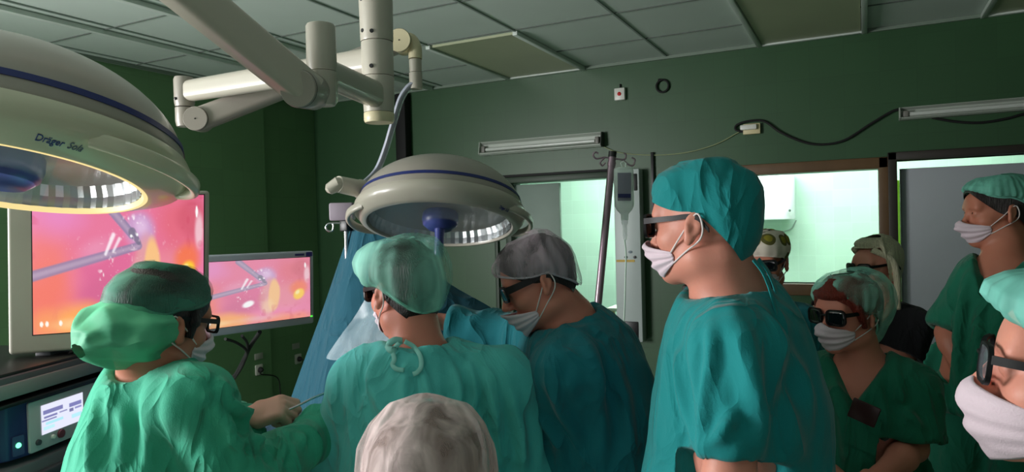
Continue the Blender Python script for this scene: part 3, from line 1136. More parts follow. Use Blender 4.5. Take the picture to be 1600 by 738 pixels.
def screen_mat(name, strength):
    t = NT(name)
    b = t.b
    at_ = t.n('ShaderNodeAttribute', attribute_name='picture')
    b.inputs['Base Color'].default_value = (0.01, 0.01, 0.01, 1)
    b.inputs['Roughness'].default_value = 0.25
    t.l(at_.outputs['Color'], b.inputs['Emission Color'])
    b.inputs['Emission Strength'].default_value = strength
    return t.m


def painted_screen(name, q, fn, nx, ny, m, parent):
    TL, TR, BR, BL = q
    u, v = np.meshgrid(np.linspace(0, 1, nx), np.linspace(0, 1, ny))
    P = (TL[None, None] * ((1 - u) * (1 - v))[..., None] + TR * (u * (1 - v))[..., None] + BR * (u * v)[..., None] + BL * ((1 - u) * v)[..., None])
    o = obj(name, MB().sheet(P), m, parent, smooth=None)
    col = fn(u.ravel(), v.ravel())
    at_ = o.data.color_attributes.new('picture', 'FLOAT_COLOR', 'POINT')
    buf = np.ones((nx * ny, 4), np.float32)
    buf[:, :3] = col
    at_.data.foreach_set('color', buf.ravel())
    return o


def hexa(front, depth_vec, bevel=.006, inset=1.0):
    """box whose front is a quad and whose back is that quad moved along depth_vec"""
    TL, TR, BR, BL = front
    c = (TL + TR + BR + BL) / 4
    back = [c + (p - c) * inset + depth_vec for p in front]
    bm = bmesh.new()
    vs = [bm.verts.new(p) for p in list(front) + back]
    for f in ((0, 3, 2, 1), (4, 5, 6, 7), (0, 1, 5, 4), (1, 2, 6, 5), (2, 3, 7, 6), (3, 0, 4, 7)):
        bm.faces.new([vs[i] for i in f])
    bmesh.ops.recalc_face_normals(bm, faces=list(bm.faces))
    if bevel:
        bmesh.ops.bevel(bm, geom=list(bm.edges), offset=bevel, segments=3, profile=.5, affect='EDGES')
    return MB().from_bm(bm)


def monitor(TL, TR, BR, BL, margins, depth, bezel_mat, label, name, strength, wash, back_bevel=.01):
    """margins: left, right, top, bottom as shares of the front"""
    l, r, tp, bt = margins
    q = quad_frame(TL, TR, BR, BL)

    def P(u, v):
        return q[0] * (1 - u) * (1 - v) + q[1] * u * (1 - v) + q[2] * u * v + q[3] * (1 - u) * v
    nrm = nz(np.cross(q[3] - q[0], q[1] - q[0]))      # towards the viewer
    if nrm @ (EYE - q[0]) < 0:
        nrm = -nrm
    base = (q[2] + q[3]) / 2 - nrm * depth / 2
    t = thing(name, tuple(base), label, 'monitor')
    obj('casing', hexa(q, -nrm * depth, back_bevel), bezel_mat, t)
    s = [P(l, tp), P(1 - r, tp), P(1 - r, 1 - bt), P(l, 1 - bt)]
    e = .006
    s2 = [P(l - e, tp - e), P(1 - r + e, tp - e), P(1 - r + e, 1 - bt + e), P(l - e, 1 - bt + e)]
    obj('screen_edge', hexa([p + nrm * .0012 for p in s2], -nrm * .004, 0), M_black, t)
    painted_screen('screen', [p + nrm * .0035 for p in s], lambda u, v: laparoscopy(u, v) * (1 - wash) + wash * .55, 210, 150, screen_mat('screen_glow', strength), t)
    return t, P, nrm


M_bez1 = mat('monitor_casing_ivory', (176, 172, 160), .42, var=.03)
M_bez2 = mat('monitor_casing_silver', (186, 188, 200), .4, var=.03)
zr, zl = 2.15, 1.93
m1, P1f, n1 = monitor(at(10, 296, zl), at(327, 298, zr), at(326, 531, zr), at(13, 556, zl), (.115, .03, .03, .115), .07, M_bez1,
                      'large white monitor behind the lamp glowing with pink keyhole surgery picture', 'surgical_monitor', 1.0, .0)
zr2, zl2 = 3.3, 2.93
m2, P2f, n2 = monitor(at(286, 401, zl2), at(490, 392, zr2), at(491, 505, zr2), at(286, 533, zl2), (.045, .035, .085, .10), .05, M_bez2,
                      'smaller silver monitor showing pink surgery picture left of the blue drape', 'surgical_monitor', 1.0, .20)
# maker's mark on the small monitor's bezel
ux = nz(P2f(.95, .04) - P2f(.8, .04)); uy = nz(P2f(.8, 0) - P2f(.8, .1))
obj('badge', MB().prism(rrect(.045, .009, .002), .0015, P2f(.88, .045) + n2 * .001, (ux, uy, n2)), mat('bezel_mark', (62, 60, 120), .5), m2)
obj('badge', MB().prism(rrect(.03, .02, .003), .002, P2f(.96, .045) + n2 * .001, (ux, uy, n2)), mat('bezel_badge', (60, 50, 130), .5), m2)
obj('power_light', MB().box(P2f(.975, .90) + n2 * .001, (.012, .006, .004), 0, axes=(ux, uy, n2)), mat('green_led', (60, 200, 60), .4, emit=(70, 220, 60), estr=1.5), m2)
obj('mount', MB().box(P2f(.6, .5) - n2 * .10, (.2, .12, .12), .01, axes=(ux, uy, n2)), M_black, m2)
# bracket arm of the small monitor to the right
a, b = at(486, 465, 3.35), at(520, 462, 3.4)
# cables below the small monitor
for k, pts in enumerate(([(352, 530), (370, 536), (385, 548), (384, 560), (372, 582), (358, 602)], [(378, 525), (386, 536), (386, 550), (378, 574), (362, 598), (350, 616)], [(406, 519), (392, 540), (384, 556), (368, 586), (350, 610), (336, 640)])):
    cp = [at(x, y, 3.16 + .07 * k + .12 * i) for i, (x, y) in enumerate(pts)]
    lo = cp[-1].copy(); cp += [lo + A(-.10 - .1 * k, .1, -.3), A(lo[0] - .2 - .15 * k, lo[1] + .1, .01)]
    o = obj('monitor_cable', MB().tube(bez(cp, 8), .010 if k == 2 else .007, 8), M_blackm, origin=tuple(cp[0]))
    tag(o, ('thin black cable leaving the small monitor nearest the big one', 'middle black cable hanging below the small monitor', 'thickest black cable hanging below the small monitor')[k], 'cable', 'black cables below the small monitor')

# ------------------------------------------------------------------ instrument trolley at the left
f0 = at(43, 668, 1.80)
f1 = at(140, 640, 2.02)
ux = f1 - f0; ux[2] = 0; ux = nz(ux)
uy = np.cross(UP, ux)              # away from the viewer
uz = UP
axT = (ux, uy, uz)
ztop, zbot = at(43, 626, 1.80)[2], at(43, 713, 1.80)[2]


def T(a, b, c):
    return A(f0[0], f0[1], 0) + ux * a + uy * b + UP * c


M_navy = mat('device_navy', (38, 42, 92), .4, var=.05)
M_panel = mat('device_panel_grey', (176, 172, 178), .4, var=.03)
M_dgrey = mat('device_dark_grey', (62, 64, 70), .45)
dev = thing('insufflator', tuple(T(.1, .2, zbot)), 'navy and grey medical device with lit screen on the trolley', 'medical device')
hgt = ztop - zbot
mb = MB().prism([(0, 0), (.34, 0), (.36, .02), (.36, .30), (-.10, .30), (-.10, .06), (-.05, .012)], hgt, T(0, 0, (ztop + zbot) / 2), axT, .006)
obj('casing', mb, M_navy, dev)
obj('front_panel', MB().prism(rrect(.345, hgt * .92, .006), .008, T(.17, -.004, (ztop + zbot) / 2 - .001), (ux, UP, -uy), .002), M_panel, dev)
zs0, zs1 = at(57, 680, 1.84)[2], at(57, 634, 1.84)[2]


def ui_picture(u, v):
    c = np.ones((len(u), 3)) * np.array([.82, .84, 1.0])

    def rect(x0, x1, y0, y1, colr):
        m = (u > x0) & (u < x1) & (v > y0) & (v < y1); c[m] = colr
    rect(.05, .50, .20, .34, (.22, .22, .48)); rect(.06, .36, .40, .48, (.22, .22, .48)); rect(.0, .34, .52, .58, (.22, .22, .48))
    rect(.42, .60, .40, .46, (.3, .3, .55)); rect(.66, .96, .24, .38, (.22, .22, .5)); rect(.66, .76, .42, .54, (.2, .2, .4))
    rect(.1, .5, .62, .72, (.45, .85, .95)); rect(.05, .3, .76, .88, (.55, .9, .97)); rect(.7, .95, .66, .8, (.5, .88, .98)); rect(.78, .95, .44, .50, (.3, .3, .6))
    return c


s = [T(.035, -.0095, zs1), T(.185, -.0095, zs1), T(.185, -.0095, zs0), T(.035, -.0095, zs0)]
painted_screen('display', s, ui_picture, 60, 44, screen_mat('display_glow', 1.0), dev)
for (a, r, m_) in ((.022, .008, M_dgrey), (.072, .006, M_white), (.10, .012, mat('dark_red_knob', (110, 50, 60), .4))):
    obj('button', MB().lathe([(0, 0), (r, 0), (r * .9, .006), (0, .007)], 16, T(a, -.008, zbot + .028), axes_z(-uy)), m_, dev)
nl = nz(T(-.05, .012, 0) - T(0, 0, 0)); nn = nz(np.cross(nl, UP)); nn = nn if nn @ (EYE - f0) > 0 else -nn
obj('switch_plate', MB().prism(rrect(.03, .05, .004), .004, T(-.027, .006, zbot + .035) + nn * .002, (nl, UP, nn)), mat('switch_plate', (60, 68, 110), .4), dev)
obj('power_light', MB().lathe([(0, 0), (.007, 0), (.005, .004), (0, .005)], 12, T(-.027, .006, zbot + .036) + nn * .004, axes_z(nn)), mat('green_light', (80, 255, 140), .4, emit=(90, 255, 150), estr=4.0), dev)
# device above
z0, z1 = ztop + .012, at(12, 562, 1.78)[2]
dev2 = thing('camera_control_unit', tuple(T(.1, .2, z0)), 'flat dark device with grey front edge under the large monitor', 'medical device')
obj('casing', MB().box(T(.10, .20, z0 + .035), (.52, .42, .055), .006, axes=axT), M_dgrey, dev2)
obj('front_panel', MB().box(T(.10, -.012, z0 + .028), (.50, .012, .036), .003, axes=axT), mat('front_edge_grey', (112, 110, 112), .45), dev2)
obj('cover', MB().box(T(.10, .20, z0 + .066), (.50, .40, .010), .003, axes=axT), M_black, dev2)
# device below
dev3 = thing('light_source_unit', tuple(T(.1, .2, zbot - .13)), 'grey device with recessed handle below the navy one', 'medical device')
obj('casing', MB().box(T(.10, .2, zbot - .08), (.50, .42, .13), .008, axes=axT), mat('unit_grey', (92, 92, 98), .45), dev3)
obj('handle', MB().box(T(.06, -.02, zbot - .055), (.17, .022, .022), .006, axes=axT), M_dgrey, dev3)
# trolley
tro = thing('equipment_trolley', tuple(T(.1, .2, 0)), 'dark trolley carrying the stacked medical devices', 'trolley')
for z in (zbot - .02 - .14, .5, .15):
    obj('shelf', MB().box(T(.10, .2, z), (.58, .46, .02), .004, axes=axT), M_dgrey, tro)
obj('shelf', MB().box(T(.10, .2, ztop + .005), (.58, .44, .010), .002, axes=axT), M_black, tro)
for a in (-.18, .38):
    obj('post', MB().box(T(a, .405, .62), (.03, .03, 1.2), .004, axes=axT), M_dgrey, tro)
    for b in (0., .4):
        obj('caster', MB().lathe([(0, -.015), (.03, -.015), (.035, 0), (.03, .015), (0, .015)], 16, T(a, b, .036), (UP, uy, ux)), M_blackm, tro)
        obj('caster_fork', MB().box(T(a, b, .10), (.024, .024, .1), .003, axes=axT), M_steel, tro)
# monitor foot on the trolley
obj('stand', MB().box((P1f(.5, .9) - n1 * .1 + T(.12, .22, z0 + .075)) / 2 + A(0, 0, -.0), (.1, .05, .22), .006, axes=(axT[0], axT[1], UP)), M_dgrey, m1)
for k, pts in enumerate(([(112, 548), (108, 560), (118, 580), (140, 592), (160, 590)], [(135, 545), (142, 565), (150, 580), (165, 585)])):
    cp = [at(x, y, 2.0 + .03 * i) for i, (x, y) in enumerate(pts)]
    o = obj('video_cable', MB().tube(bez(cp, 8), .006, 8), M_blackm, origin=tuple(cp[0]))
    tag(o, ('black cable looping from the large monitor down to the devices', 'shorter black cable behind the green hood under the large monitor')[k], 'cable', 'cables under the large monitor')

# ------------------------------------------------------------------ drip stand
M_tubemetal = mat('stand_tube_metal_pink_lit', (160, 138, 150), .32, metal=.6, var=.08)  # pink light falling on the steel is put into its colour
tp = at(957, 242, 2.75)
bt = at(935, 470, 2.70)
ax_ = nz(tp - bt)
foot = bt + (bt - tp) * ((bt[2] - .12) / (tp[2] - bt[2]))
iv = thing('drip_stand', (foot[0], foot[1], 0), 'tilted metal drip stand with wire hooks beside the service panel', 'drip stand')
obj('pole', MB().tube([foot, bt, tp], .0145, 16), M_tubemetal, iv)
obj('pole_cap', MB().tube([tp - ax_ * .01, tp + ax_ * .012], .016, 16), M_black, iv)
obj('collar', MB().tube([tp - ax_ * .045, tp - ax_ * .03], .0165, 16), M_tubemetal, iv)
hk = tp - ax_ * .02


def hook(pts, z=2.75):
    obj('hook', MB().tube(bez([at(x, y, z) for x, y in pts], 6), .0035, 8), M_tubemetal, iv)


hook([(957, 248), (945, 246), (932, 248), (927, 243), (930, 238), (935, 240)])
hook([(945, 246), (938, 254), (941, 259), (946, 254)])
hook([(957, 248), (972, 250), (983, 258), (990, 258), (992, 250), (987, 246)])
hook([(972, 250), (977, 248), (978, 242), (975, 239)])
for k in range(5):
    a = 2 * math.pi * k / 5
    e = A(foot[0] + .28 * math.cos(a), foot[1] + .28 * math.sin(a), .045)
    obj('foot_bar', MB().tube([foot + A(0, 0, .0), e], .012, 10), M_tubemetal, iv)
    obj('caster', MB().lathe([(0, -.012), (.02, -.012), (.024, 0), (.02, .012), (0, .012)], 14, e + A(0, 0, -.02), axes_z((math.sin(a), -math.cos(a), 0))), M_blackm, iv)

M_bottle = glass_mat('drip_bottle_plastic', (232, 250, 240), .2, .6)
M_fluid = glass_mat('drip_fluid', (225, 245, 238), .05, .35)
bc = at(975, 300, 2.72)
zz = lambda y: at(975, y, 2.72)[2]
bag = thing('drip_bottle', (bc[0], bc[1], zz(350)), 'clear infusion bottle hanging from the drip stand', 'infusion bottle')
axb = (nz(RH), -nz(FH), UP)
V, F = [], []
levels = [(262, .030, .024), (263.5, .036, .027), (268, .038, .030), (290, .038, .031), (310, .038, .031), (322, .037, .030), (328, .030, .026), (332, .021, .02), (335, .015, .015), (344, .014, .014)]
for y, a, b in levels:
    for k in range(28):
        th = 2 * math.pi * k / 28
        ca, sa = math.cos(th), math.sin(th)
        q = (abs(ca) ** 3 + abs(sa) ** 3) ** (-1 / 3)
        V.append(A(bc[0], bc[1], zz(y)) + axb[0] * a * ca * q + axb[1] * b * sa * q)
for i in range(len(levels) - 1):
    F += [(i * 28 + k, i * 28 + (k + 1) % 28, (i + 1) * 28 + (k + 1) % 28, (i + 1) * 28 + k) for k in range(28)]
F += [list(range(28)), [(len(levels) - 1) * 28 + k for k in range(28)]]
obj('bottle', MB().add(V, F), M_bottle, bag)
lb = lambda x, y: at(x, y, 2.682)
P = np.array([[at(x, y, 2.683 - .006 * math.cos((x - 975) / 11)) for x in np.linspace(965, 986, 8)] for y in (270, 285, 300, 314)])
obj('label', MB().sheet(P, .0008), mat('bottle_label_grey', (150, 150, 165), .6), bag)
P = np.array([[at(x, y, 2.676 - .006 * math.cos((x - 975) / 11)) for x in np.linspace(965.5, 985.5, 8)] for y in (303, 309)])
obj('label_print', MB().sheet(P, .0005), mat('bottle_print_navy', (44, 48, 104), .6), bag)
obj('hanger_tab', MB().tube([at(972, 262, 2.72), at(970, 255, 2.72), at(974, 252, 2.72), at(978, 255, 2.72), at(977, 262, 2.72)], .003, 8), M_bottle, bag)
obj('drip_chamber', MB().lathe([(0, zz(376)), (.006, zz(375)), (.0085, zz(369)), (.009, zz(352)), (.013, zz(349)), (.014, zz(343)), (0, zz(343))], 20, (bc[0], bc[1], 0)), M_fluid, bag)
tp_ = [at(976, 375, 2.72), at(978, 400, 2.71), at(977, 440, 2.7), at(976, 480, 2.69), at(974, 520, 2.68), at(972, 570, 2.66), at(955, 640, 2.6), at(930, 700, 2.55)]
o = obj('drip_tube', MB().tube(bez(tp_, 8), .0032, 8), mat('clear_tube', (196, 224, 206), .3), bag)

# ------------------------------------------------------------------ operating table, drapes and their post
M_drape = cloth_mat('blue_green_drape', (24, 82, 100), crease=.35)
M_drape_dk = cloth_mat('navy_drape', (22, 62, 84), crease=.4)
M_film = veil_mat('clear_drape_film', (176, 196, 206), alpha=.42, streak=7, rough=.25, lo=.25, hi=.9, stretch=(1, 1, .5))
post = at(541, 372, 2.92)
pt = thing('drape_post', (post[0], post[1], 0), 'chrome post with grey clamp box holding up the blue drape', 'post')
obj('pole', MB().tube([A(post[0], post[1], 0), A(post[0], post[1], at(541, 350, 2.92)[2])], .009, 12), M_steel, pt)
obj('clamp', MB().box(at(541, 353, 2.91), (.04, .04, .045), .004), M_black, pt)
obj('clamp_box', MB().box(at(535, 331, 2.92), (.10, .06, .075), .008, axes=(RH, FH, UP)), mat('clamp_box_grey', (150, 138, 150), .45), pt)
obj('wire_loop', MB().tube(bez([at(x, y, 2.9) for x, y in ((538, 349), (524, 349), (513, 350), (509, 356), (513, 361), (519, 361), (521, 354), (520, 350))], 6), .004, 8), M_steel, pt)
obj('base', MB().lathe([(0, 0), (.16, 0), (.16, .015), (.03, .03), (0, .03)], 28, (post[0], post[1], 0)), M_dgrey, pt)


def curve_sheet(rows, nu=40, nv=30):
    """rows of picture points with depth -> smooth grid"""
    R_ = []
    for row in rows:
        c = bez([at(*p) for p in row], 12)
        c = np.array(c)
        d = np.concatenate([[0], np.cumsum(np.linalg.norm(np.diff(c, axis=0), axis=1))])
        s = np.linspace(0, d[-1], nu)
        R_.append(np.stack([np.interp(s, d, c[:, k]) for k in range(3)], 1))
    R_ = np.array(R_)
    out = []
    for j in range(nu):
        c = np.array(bez(list(R_[:, j]), 12))
        d = np.linspace(0, len(c) - 1, nv)
        out.append(np.stack([np.interp(d, np.arange(len(c)), c[:, k]) for k in range(3)], 1))
    return np.transpose(np.array(out), (1, 0, 2))


rows = [[(549, 357, 2.95), (562, 354, 2.90), (590, 352, 2.88), (625, 372, 2.86), (690, 436, 2.84), (760, 478, 2.80), (830, 520, 2.8)],
        [(530, 412, 2.97), (555, 410, 2.86), (595, 405, 2.84), (640, 420, 2.80), (695, 470, 2.76), (760, 505, 2.72), (830, 545, 2.72)],
        [(505, 485, 2.98), (538, 488, 2.84), (580, 480, 2.80), (640, 485, 2.72), (700, 520, 2.68), (765, 560, 2.65), (840, 590, 2.65)],
        [(474, 570, 3.0), (510, 575, 2.82), (560, 570, 2.72), (630, 575, 2.62), (700, 600, 2.6), (770, 620, 2.6), (850, 640, 2.6)],
        [(448, 645, 3.02), (490, 660, 2.80), (540, 670, 2.66), (620, 670, 2.56), (700, 680, 2.54), (780, 690, 2.54), (860, 700, 2.54)]]
G = curve_sheet(rows, 70, 50)
g = G.reshape(-1, 3)
fold = .012 * np.sin(vnoise(g, 2.2, 5) * 7 + g[:, 0] * 16) * (0.5 + 0.5 * vnoise(g, 3, 6))
G = G + (fold[:, None] * nz(cv(0, 0, -1))).reshape(G.shape)
o = obj('anaesthesia_drape', MB().sheet(G, .004), M_drape, origin=tuple(A(post[0], post[1], .9)))
tag(o, 'blue-green drape falling in a tent from the post behind the centre surgeon', 'drape')
rows = [[(592, 430, 2.70), (603, 432, 2.70), (612, 440, 2.68)], [(560, 486, 2.72), (588, 482, 2.68), (612, 490, 2.64)], [(514, 552, 2.74), (562, 532, 2.64), (610, 535, 2.56)], [(516, 562, 2.72), (560, 566, 2.6), (610, 570, 2.54)]]
G = curve_sheet(rows, 40, 30)
g = G.reshape(-1, 3)
G = G + ((.008 * np.sin(vnoise(g, 6, 8) * 6))[:, None] * cv(0, 0, -1)).reshape(G.shape)
o = obj('clear_film', MB().sheet(G, .001), M_film)
tag(o, 'crumpled clear plastic film lying over the blue drape beside the centre surgeon', 'plastic film')

# operating table with the draped patient
tc_ = at(585, 700, 2.50)
ax_t = cv(.94, 0, -.34)
tx = nz(ax_t); ty = np.cross(UP, tx)
tb = thing('operating_table', (tc_[0], tc_[1], 0), 'operating table under dark blue sheets in front of the surgeons', 'operating table')
tc0 = A(tc_[0], tc_[1], 0)
obj('table_top', MB().box(tc0 + A(0, 0, .80), (1.3, .5, .08), .02, axes=(tx, ty, UP)), M_dgrey, tb)
obj('column', MB().box(tc0 + A(0, 0, .42), (.36, .26, .74), .02, axes=(tx, ty, UP)), M_steel, tb)
obj('base', MB().box(tc0 + A(0, 0, .045), (.95, .46, .09), .02, axes=(tx, ty, UP)), M_steel, tb)
u_ = np.linspace(-1.0, 1.0, 70); v_ = np.linspace(-1, 1, 50)
G = np.zeros((70, 50, 3))
for i, a in enumerate(u_):
    for j, b in enumerate(v_):
        lat = b * .52
        top = .86 + .20 * math.exp(-(lat / .20) ** 2) * (1 - .3 * abs(a))
        drop = max(0, abs(lat) - .27)
        w = min(abs(lat), .27 + .06 * drop) * (1 if lat > 0 else -1)
        z = top - drop * 1.9
        ww = .012 * math.sin(a * 34 + 3 * b) * min(1, drop * 6)
        G[i, j] = tc0 + tx * a * .68 + ty * (w + ww * (1 if lat > 0 else -1)) + UP * z
o = obj('patient_drape', MB().sheet(G, .006), M_drape_dk, origin=tuple(tc0 + A(0, 0, .86)))
tag(o, 'dark blue sheet covering the patient on the operating table', 'surgical sheet')
from mathutils.bvhtree import BVHTree

# ------------------------------------------------------------------ figures: one blended surface per body
class Field:
    def __init__(self, lo, hi, h):
        self.h = h
        self.lo = np.asarray(lo, float)
        n = np.ceil((np.asarray(hi, float) - self.lo) / h).astype(int) + 1
        self.n = n
        self.d = np.full(n, 0.08, np.float32)

    def _sl(self, lo, hi):
        a = np.clip(np.floor((lo - self.lo) / self.h).astype(int), 0, self.n)
        b = np.clip(np.ceil((hi - self.lo) / self.h).astype(int) + 1, 0, self.n)
        if np.any(b - a < 1):
            return None, None
        g = [self.lo[i] + self.h * np.arange(a[i], b[i]) for i in range(3)]
        X, Y, Z = np.meshgrid(*g, indexing='ij')
        return tuple(slice(a[i], b[i]) for i in range(3)), np.stack([X, Y, Z], -1)

    def op(self, prim, k=.01, sub=False):
        lo, hi, fn = prim
        m = k + 2.5 * self.h + .02
        sl, P = self._sl(lo - m, hi + m)
        if sl is None:
            return self
        s = self.d[sl]
        p = fn(P.reshape(-1, 3)).reshape(P.shape[:3])
        if sub:
            h_ = np.maximum(k - np.abs(s + p), 0) / max(k, 1e-6)
            self.d[sl] = np.maximum(s, -p) + h_ * h_ * k * .25
        else:
            h_ = np.maximum(k - np.abs(s - p), 0) / max(k, 1e-6)
            self.d[sl] = np.minimum(s, p) - h_ * h_ * k * .25
        return self

    def mesh(self):
        g = openvdb.FloatGrid(background=0.08)
        g.copyFromArray(np.ascontiguousarray(self.d))
        pts, quads = g.convertToQuads(isovalue=0.0)
        V = np.asarray(pts, float) * self.h + self.lo
        F = np.asarray(quads, int)
        if len(F) == 0:
            return V, F
        # keep only the connected skin that matters: drop specks
        par = np.arange(len(V))
        while True:
            m = par[F].min(1)
            new = par.copy()
            for c in range(4):
                np.minimum.at(new, F[:, c], m)
            new = new[new]
            if np.array_equal(new, par):
                break
            par = new
        ids, cnt = np.unique(par, return_counts=True)
        keep = np.isin(par, ids[cnt > max(60, .03 * cnt.max())])
        remap = np.cumsum(keep) - 1
        F = F[keep[F[:, 0]]]
        return V[keep], remap[F]


def rcone(a, b, ra, rb, flat=None):
    """tapered round limb; flat=(axis, factor) squashes it along an axis"""
    a, b = np.asarray(a, float), np.asarray(b, float)
    r = max(ra, rb)
    lo, hi = np.minimum(a, b) - r, np.maximum(a, b) + r
    ba = b - a
    L2 = max(ba @ ba, 1e-12)
    if flat is not None:
        n, f = nz(flat[0]), flat[1]
        lo, hi = lo - r * max(0, f - 1), hi + r * max(0, f - 1)

    def fn(P):
        q = P - a
        t = np.clip(q @ ba / L2, 0, 1)
        w = q - t[:, None] * ba
        if flat is not None:
            s = w @ n
            w = w + np.outer(s * (1 / f - 1), n)
            return (np.linalg.norm(w, axis=1) - (ra + (rb - ra) * t)) * min(1, f)
        return np.linalg.norm(w, axis=1) - (ra + (rb - ra) * t)
    return lo, hi, fn


def ell(c, r, axes=None):
    c = np.asarray(c, float); r = np.asarray(r, float)
    Rm = np.eye(3) if axes is None else np.array([np.asarray(a, float) for a in axes])   # rows
    m = r.max()

    def fn(P):
        q = (P - c) @ Rm.T
        k0 = np.linalg.norm(q / r, axis=1)
        k1 = np.linalg.norm(q / (r * r), axis=1)
        return np.where(k1 < 1e-6, -r.min(), k0 * (k0 - 1) / np.maximum(k1, 1e-6))
    return c - m, c + m, fn


def rbox(c, half, r, axes=None):
    c = np.asarray(c, float); half = np.asarray(half, float)
    Rm = np.eye(3) if axes is None else np.array([np.asarray(a, float) for a in axes])
    m = np.linalg.norm(half) + r

    def fn(P):
        q = np.abs((P - c) @ Rm.T) - (half - r)
        return np.linalg.norm(np.maximum(q, 0), axis=1) + np.minimum(q.max(1), 0) - r
    return c - m, c + m, fn


def halfspace(p, n, lo, hi):
    p, n = np.asarray(p, float), nz(n)
    return np.asarray(lo, float), np.asarray(hi, float), (lambda P: -((P - p) @ n))


def disc(a, d, L, R):
    """flat-ended cylinder from a along d"""
    a = np.asarray(a, float); d = nz(d)
    m = L + R

    def fn(P):
        q = P - a
        t = q @ d
        w = np.linalg.norm(q - t[:, None] * d, axis=1)
        return np.maximum(np.maximum(-t, t - L), w - R)
    return a - m, a + m, fn


def normals(V, F):
    a = V[F[:, 2]] - V[F[:, 0]]
    b = V[F[:, 3]] - V[F[:, 1]]
    fn = np.cross(a, b)
    N = np.zeros_like(V)
    for c in range(4):
        np.add.at(N, F[:, c], fn)
    return N / (np.linalg.norm(N, axis=1, keepdims=True) + 1e-12)


def relax(V, F, it=2, k=.5):
    E = np.concatenate([F[:, [0, 1]], F[:, [1, 2]], F[:, [2, 3]], F[:, [3, 0]]])
    for _ in range(it):
        S = np.zeros_like(V); n = np.zeros(len(V))
        np.add.at(S, E[:, 0], V[E[:, 1]]); np.add.at(S, E[:, 1], V[E[:, 0]])
        np.add.at(n, E[:, 0], 1); np.add.at(n, E[:, 1], 1)
        V = V + k * (S / n[:, None] - V)
    return V


def polydist(V, pts):
    best = np.full(len(V), 9.0)
    tt = np.zeros(len(V))
    n = len(pts) - 1
    for i in range(n):
        a, b = pts[i], pts[i + 1]
        ba = b - a
        t = np.clip((V - a) @ ba / max(ba @ ba, 1e-9), 0, 1)
        d = np.linalg.norm(V - a - t[:, None] * ba, axis=1)
        m = d < best
        best[m] = d[m]
        tt[m] = (i + t[m]) / n
    return best, tt


def drape_folds(V, F, strokes, noise=.004, nscale=7.0, stretch=(1, 1, .4), seed=1, fine=.0015, crink=.5):
    N = normals(V, F)
    cen = V.mean(0)
    # make sure they point outwards
    if ((V - cen) * N).sum() < 0:
        N = -N
    S = np.array(stretch)
    Wp = V + .03 * np.stack([vnoise(V, 6, seed + 20), vnoise(V, 6, seed + 21), vnoise(V, 6, seed + 22)], 1)
    d = noise * (1 - 2 * np.abs(vnoise(Wp * S, nscale, seed))) + fine * vnoise(V * S, nscale * 3.1, seed + 3)
    d = d + noise * crink * (1 - 3 * np.abs(vnoise(Wp * np.array((1, 1, .55)), nscale * 2.1, seed + 5))) * np.clip(.5 + 1.2 * vnoise(V, 4.0, seed + 6), 0, 1)
    w_ = noise * .8 * vnoise(V, nscale * .6, seed + 9)
    d = d + w_
    for pts, amp, wid in strokes:
        pts = [np.asarray(p, float) for p in pts]
        D_, t = polydist(V, pts)
        env = np.sin(np.clip(t, 0.02, .98) * math.pi) ** .5
        d = d + amp * env * (np.exp(-(D_ / wid) ** 2) - .55 * np.exp(-((D_ - 1.7 * wid) / wid) ** 2))
    return V + N * d[:, None]


# ------------------------------------------------------------------ head
class Head:
    """frame of a head: o between the eyes' level and the ears; x to the person's right, y forward, z up"""

    def __init__(self, o, fwd, up=None, s=1.0, roll=0.0):
        self.o = np.asarray(o, float)
        self.y = nz(fwd)
        u = np.asarray(UP if up is None else up, float)
        self.z = nz(u - self.y * (u @ self.y))
        self.x = np.cross(self.y, self.z)
        if roll:
            c, q = math.cos(roll), math.sin(roll)
            self.x, self.z = self.x * c + self.z * q, self.z * c - self.x * q
        self.s = s
        self.ax = (self.x, self.y, self.z)

    def p(self, x, y, z):
        return self.o + self.s * (self.x * x + self.y * y + self.z * z)

    def P(self, L):
        return self.o + self.s * (np.asarray(L, float) @ np.array(self.ax))


def face_radius(az, z):
    """how far the face or skull reaches from the head's axis (through x=0,y=0) in direction az (0 = forward), at height z"""
    zz_ = [-.14, -.115, -.10, -.085, -.07, -.05, -.03, 0, .03, .06, .09, .11]
    fr = [.060, .088, .096, .098, .100, .108, .106, .098, .099, .094, .078, .055]       # forward
    sd = [.045, .048, .055, .060, .063, .067, .070, .074, .077, .076, .064, .045]       # sideways
    bk = [.060, .062, .066, .070, .078, .092, .102, .110, .114, .110, .092, .065]       # backward
    f = np.interp(z, zz_, fr); s = np.interp(z, zz_, sd); b = np.interp(z, zz_, bk)
    ca, sa = np.cos(az), np.sin(az)
    l = np.where(ca >= 0, f, b)
    return (np.abs(ca / l) ** 2.2 + np.abs(sa / s) ** 2.2) ** (-1 / 2.2)


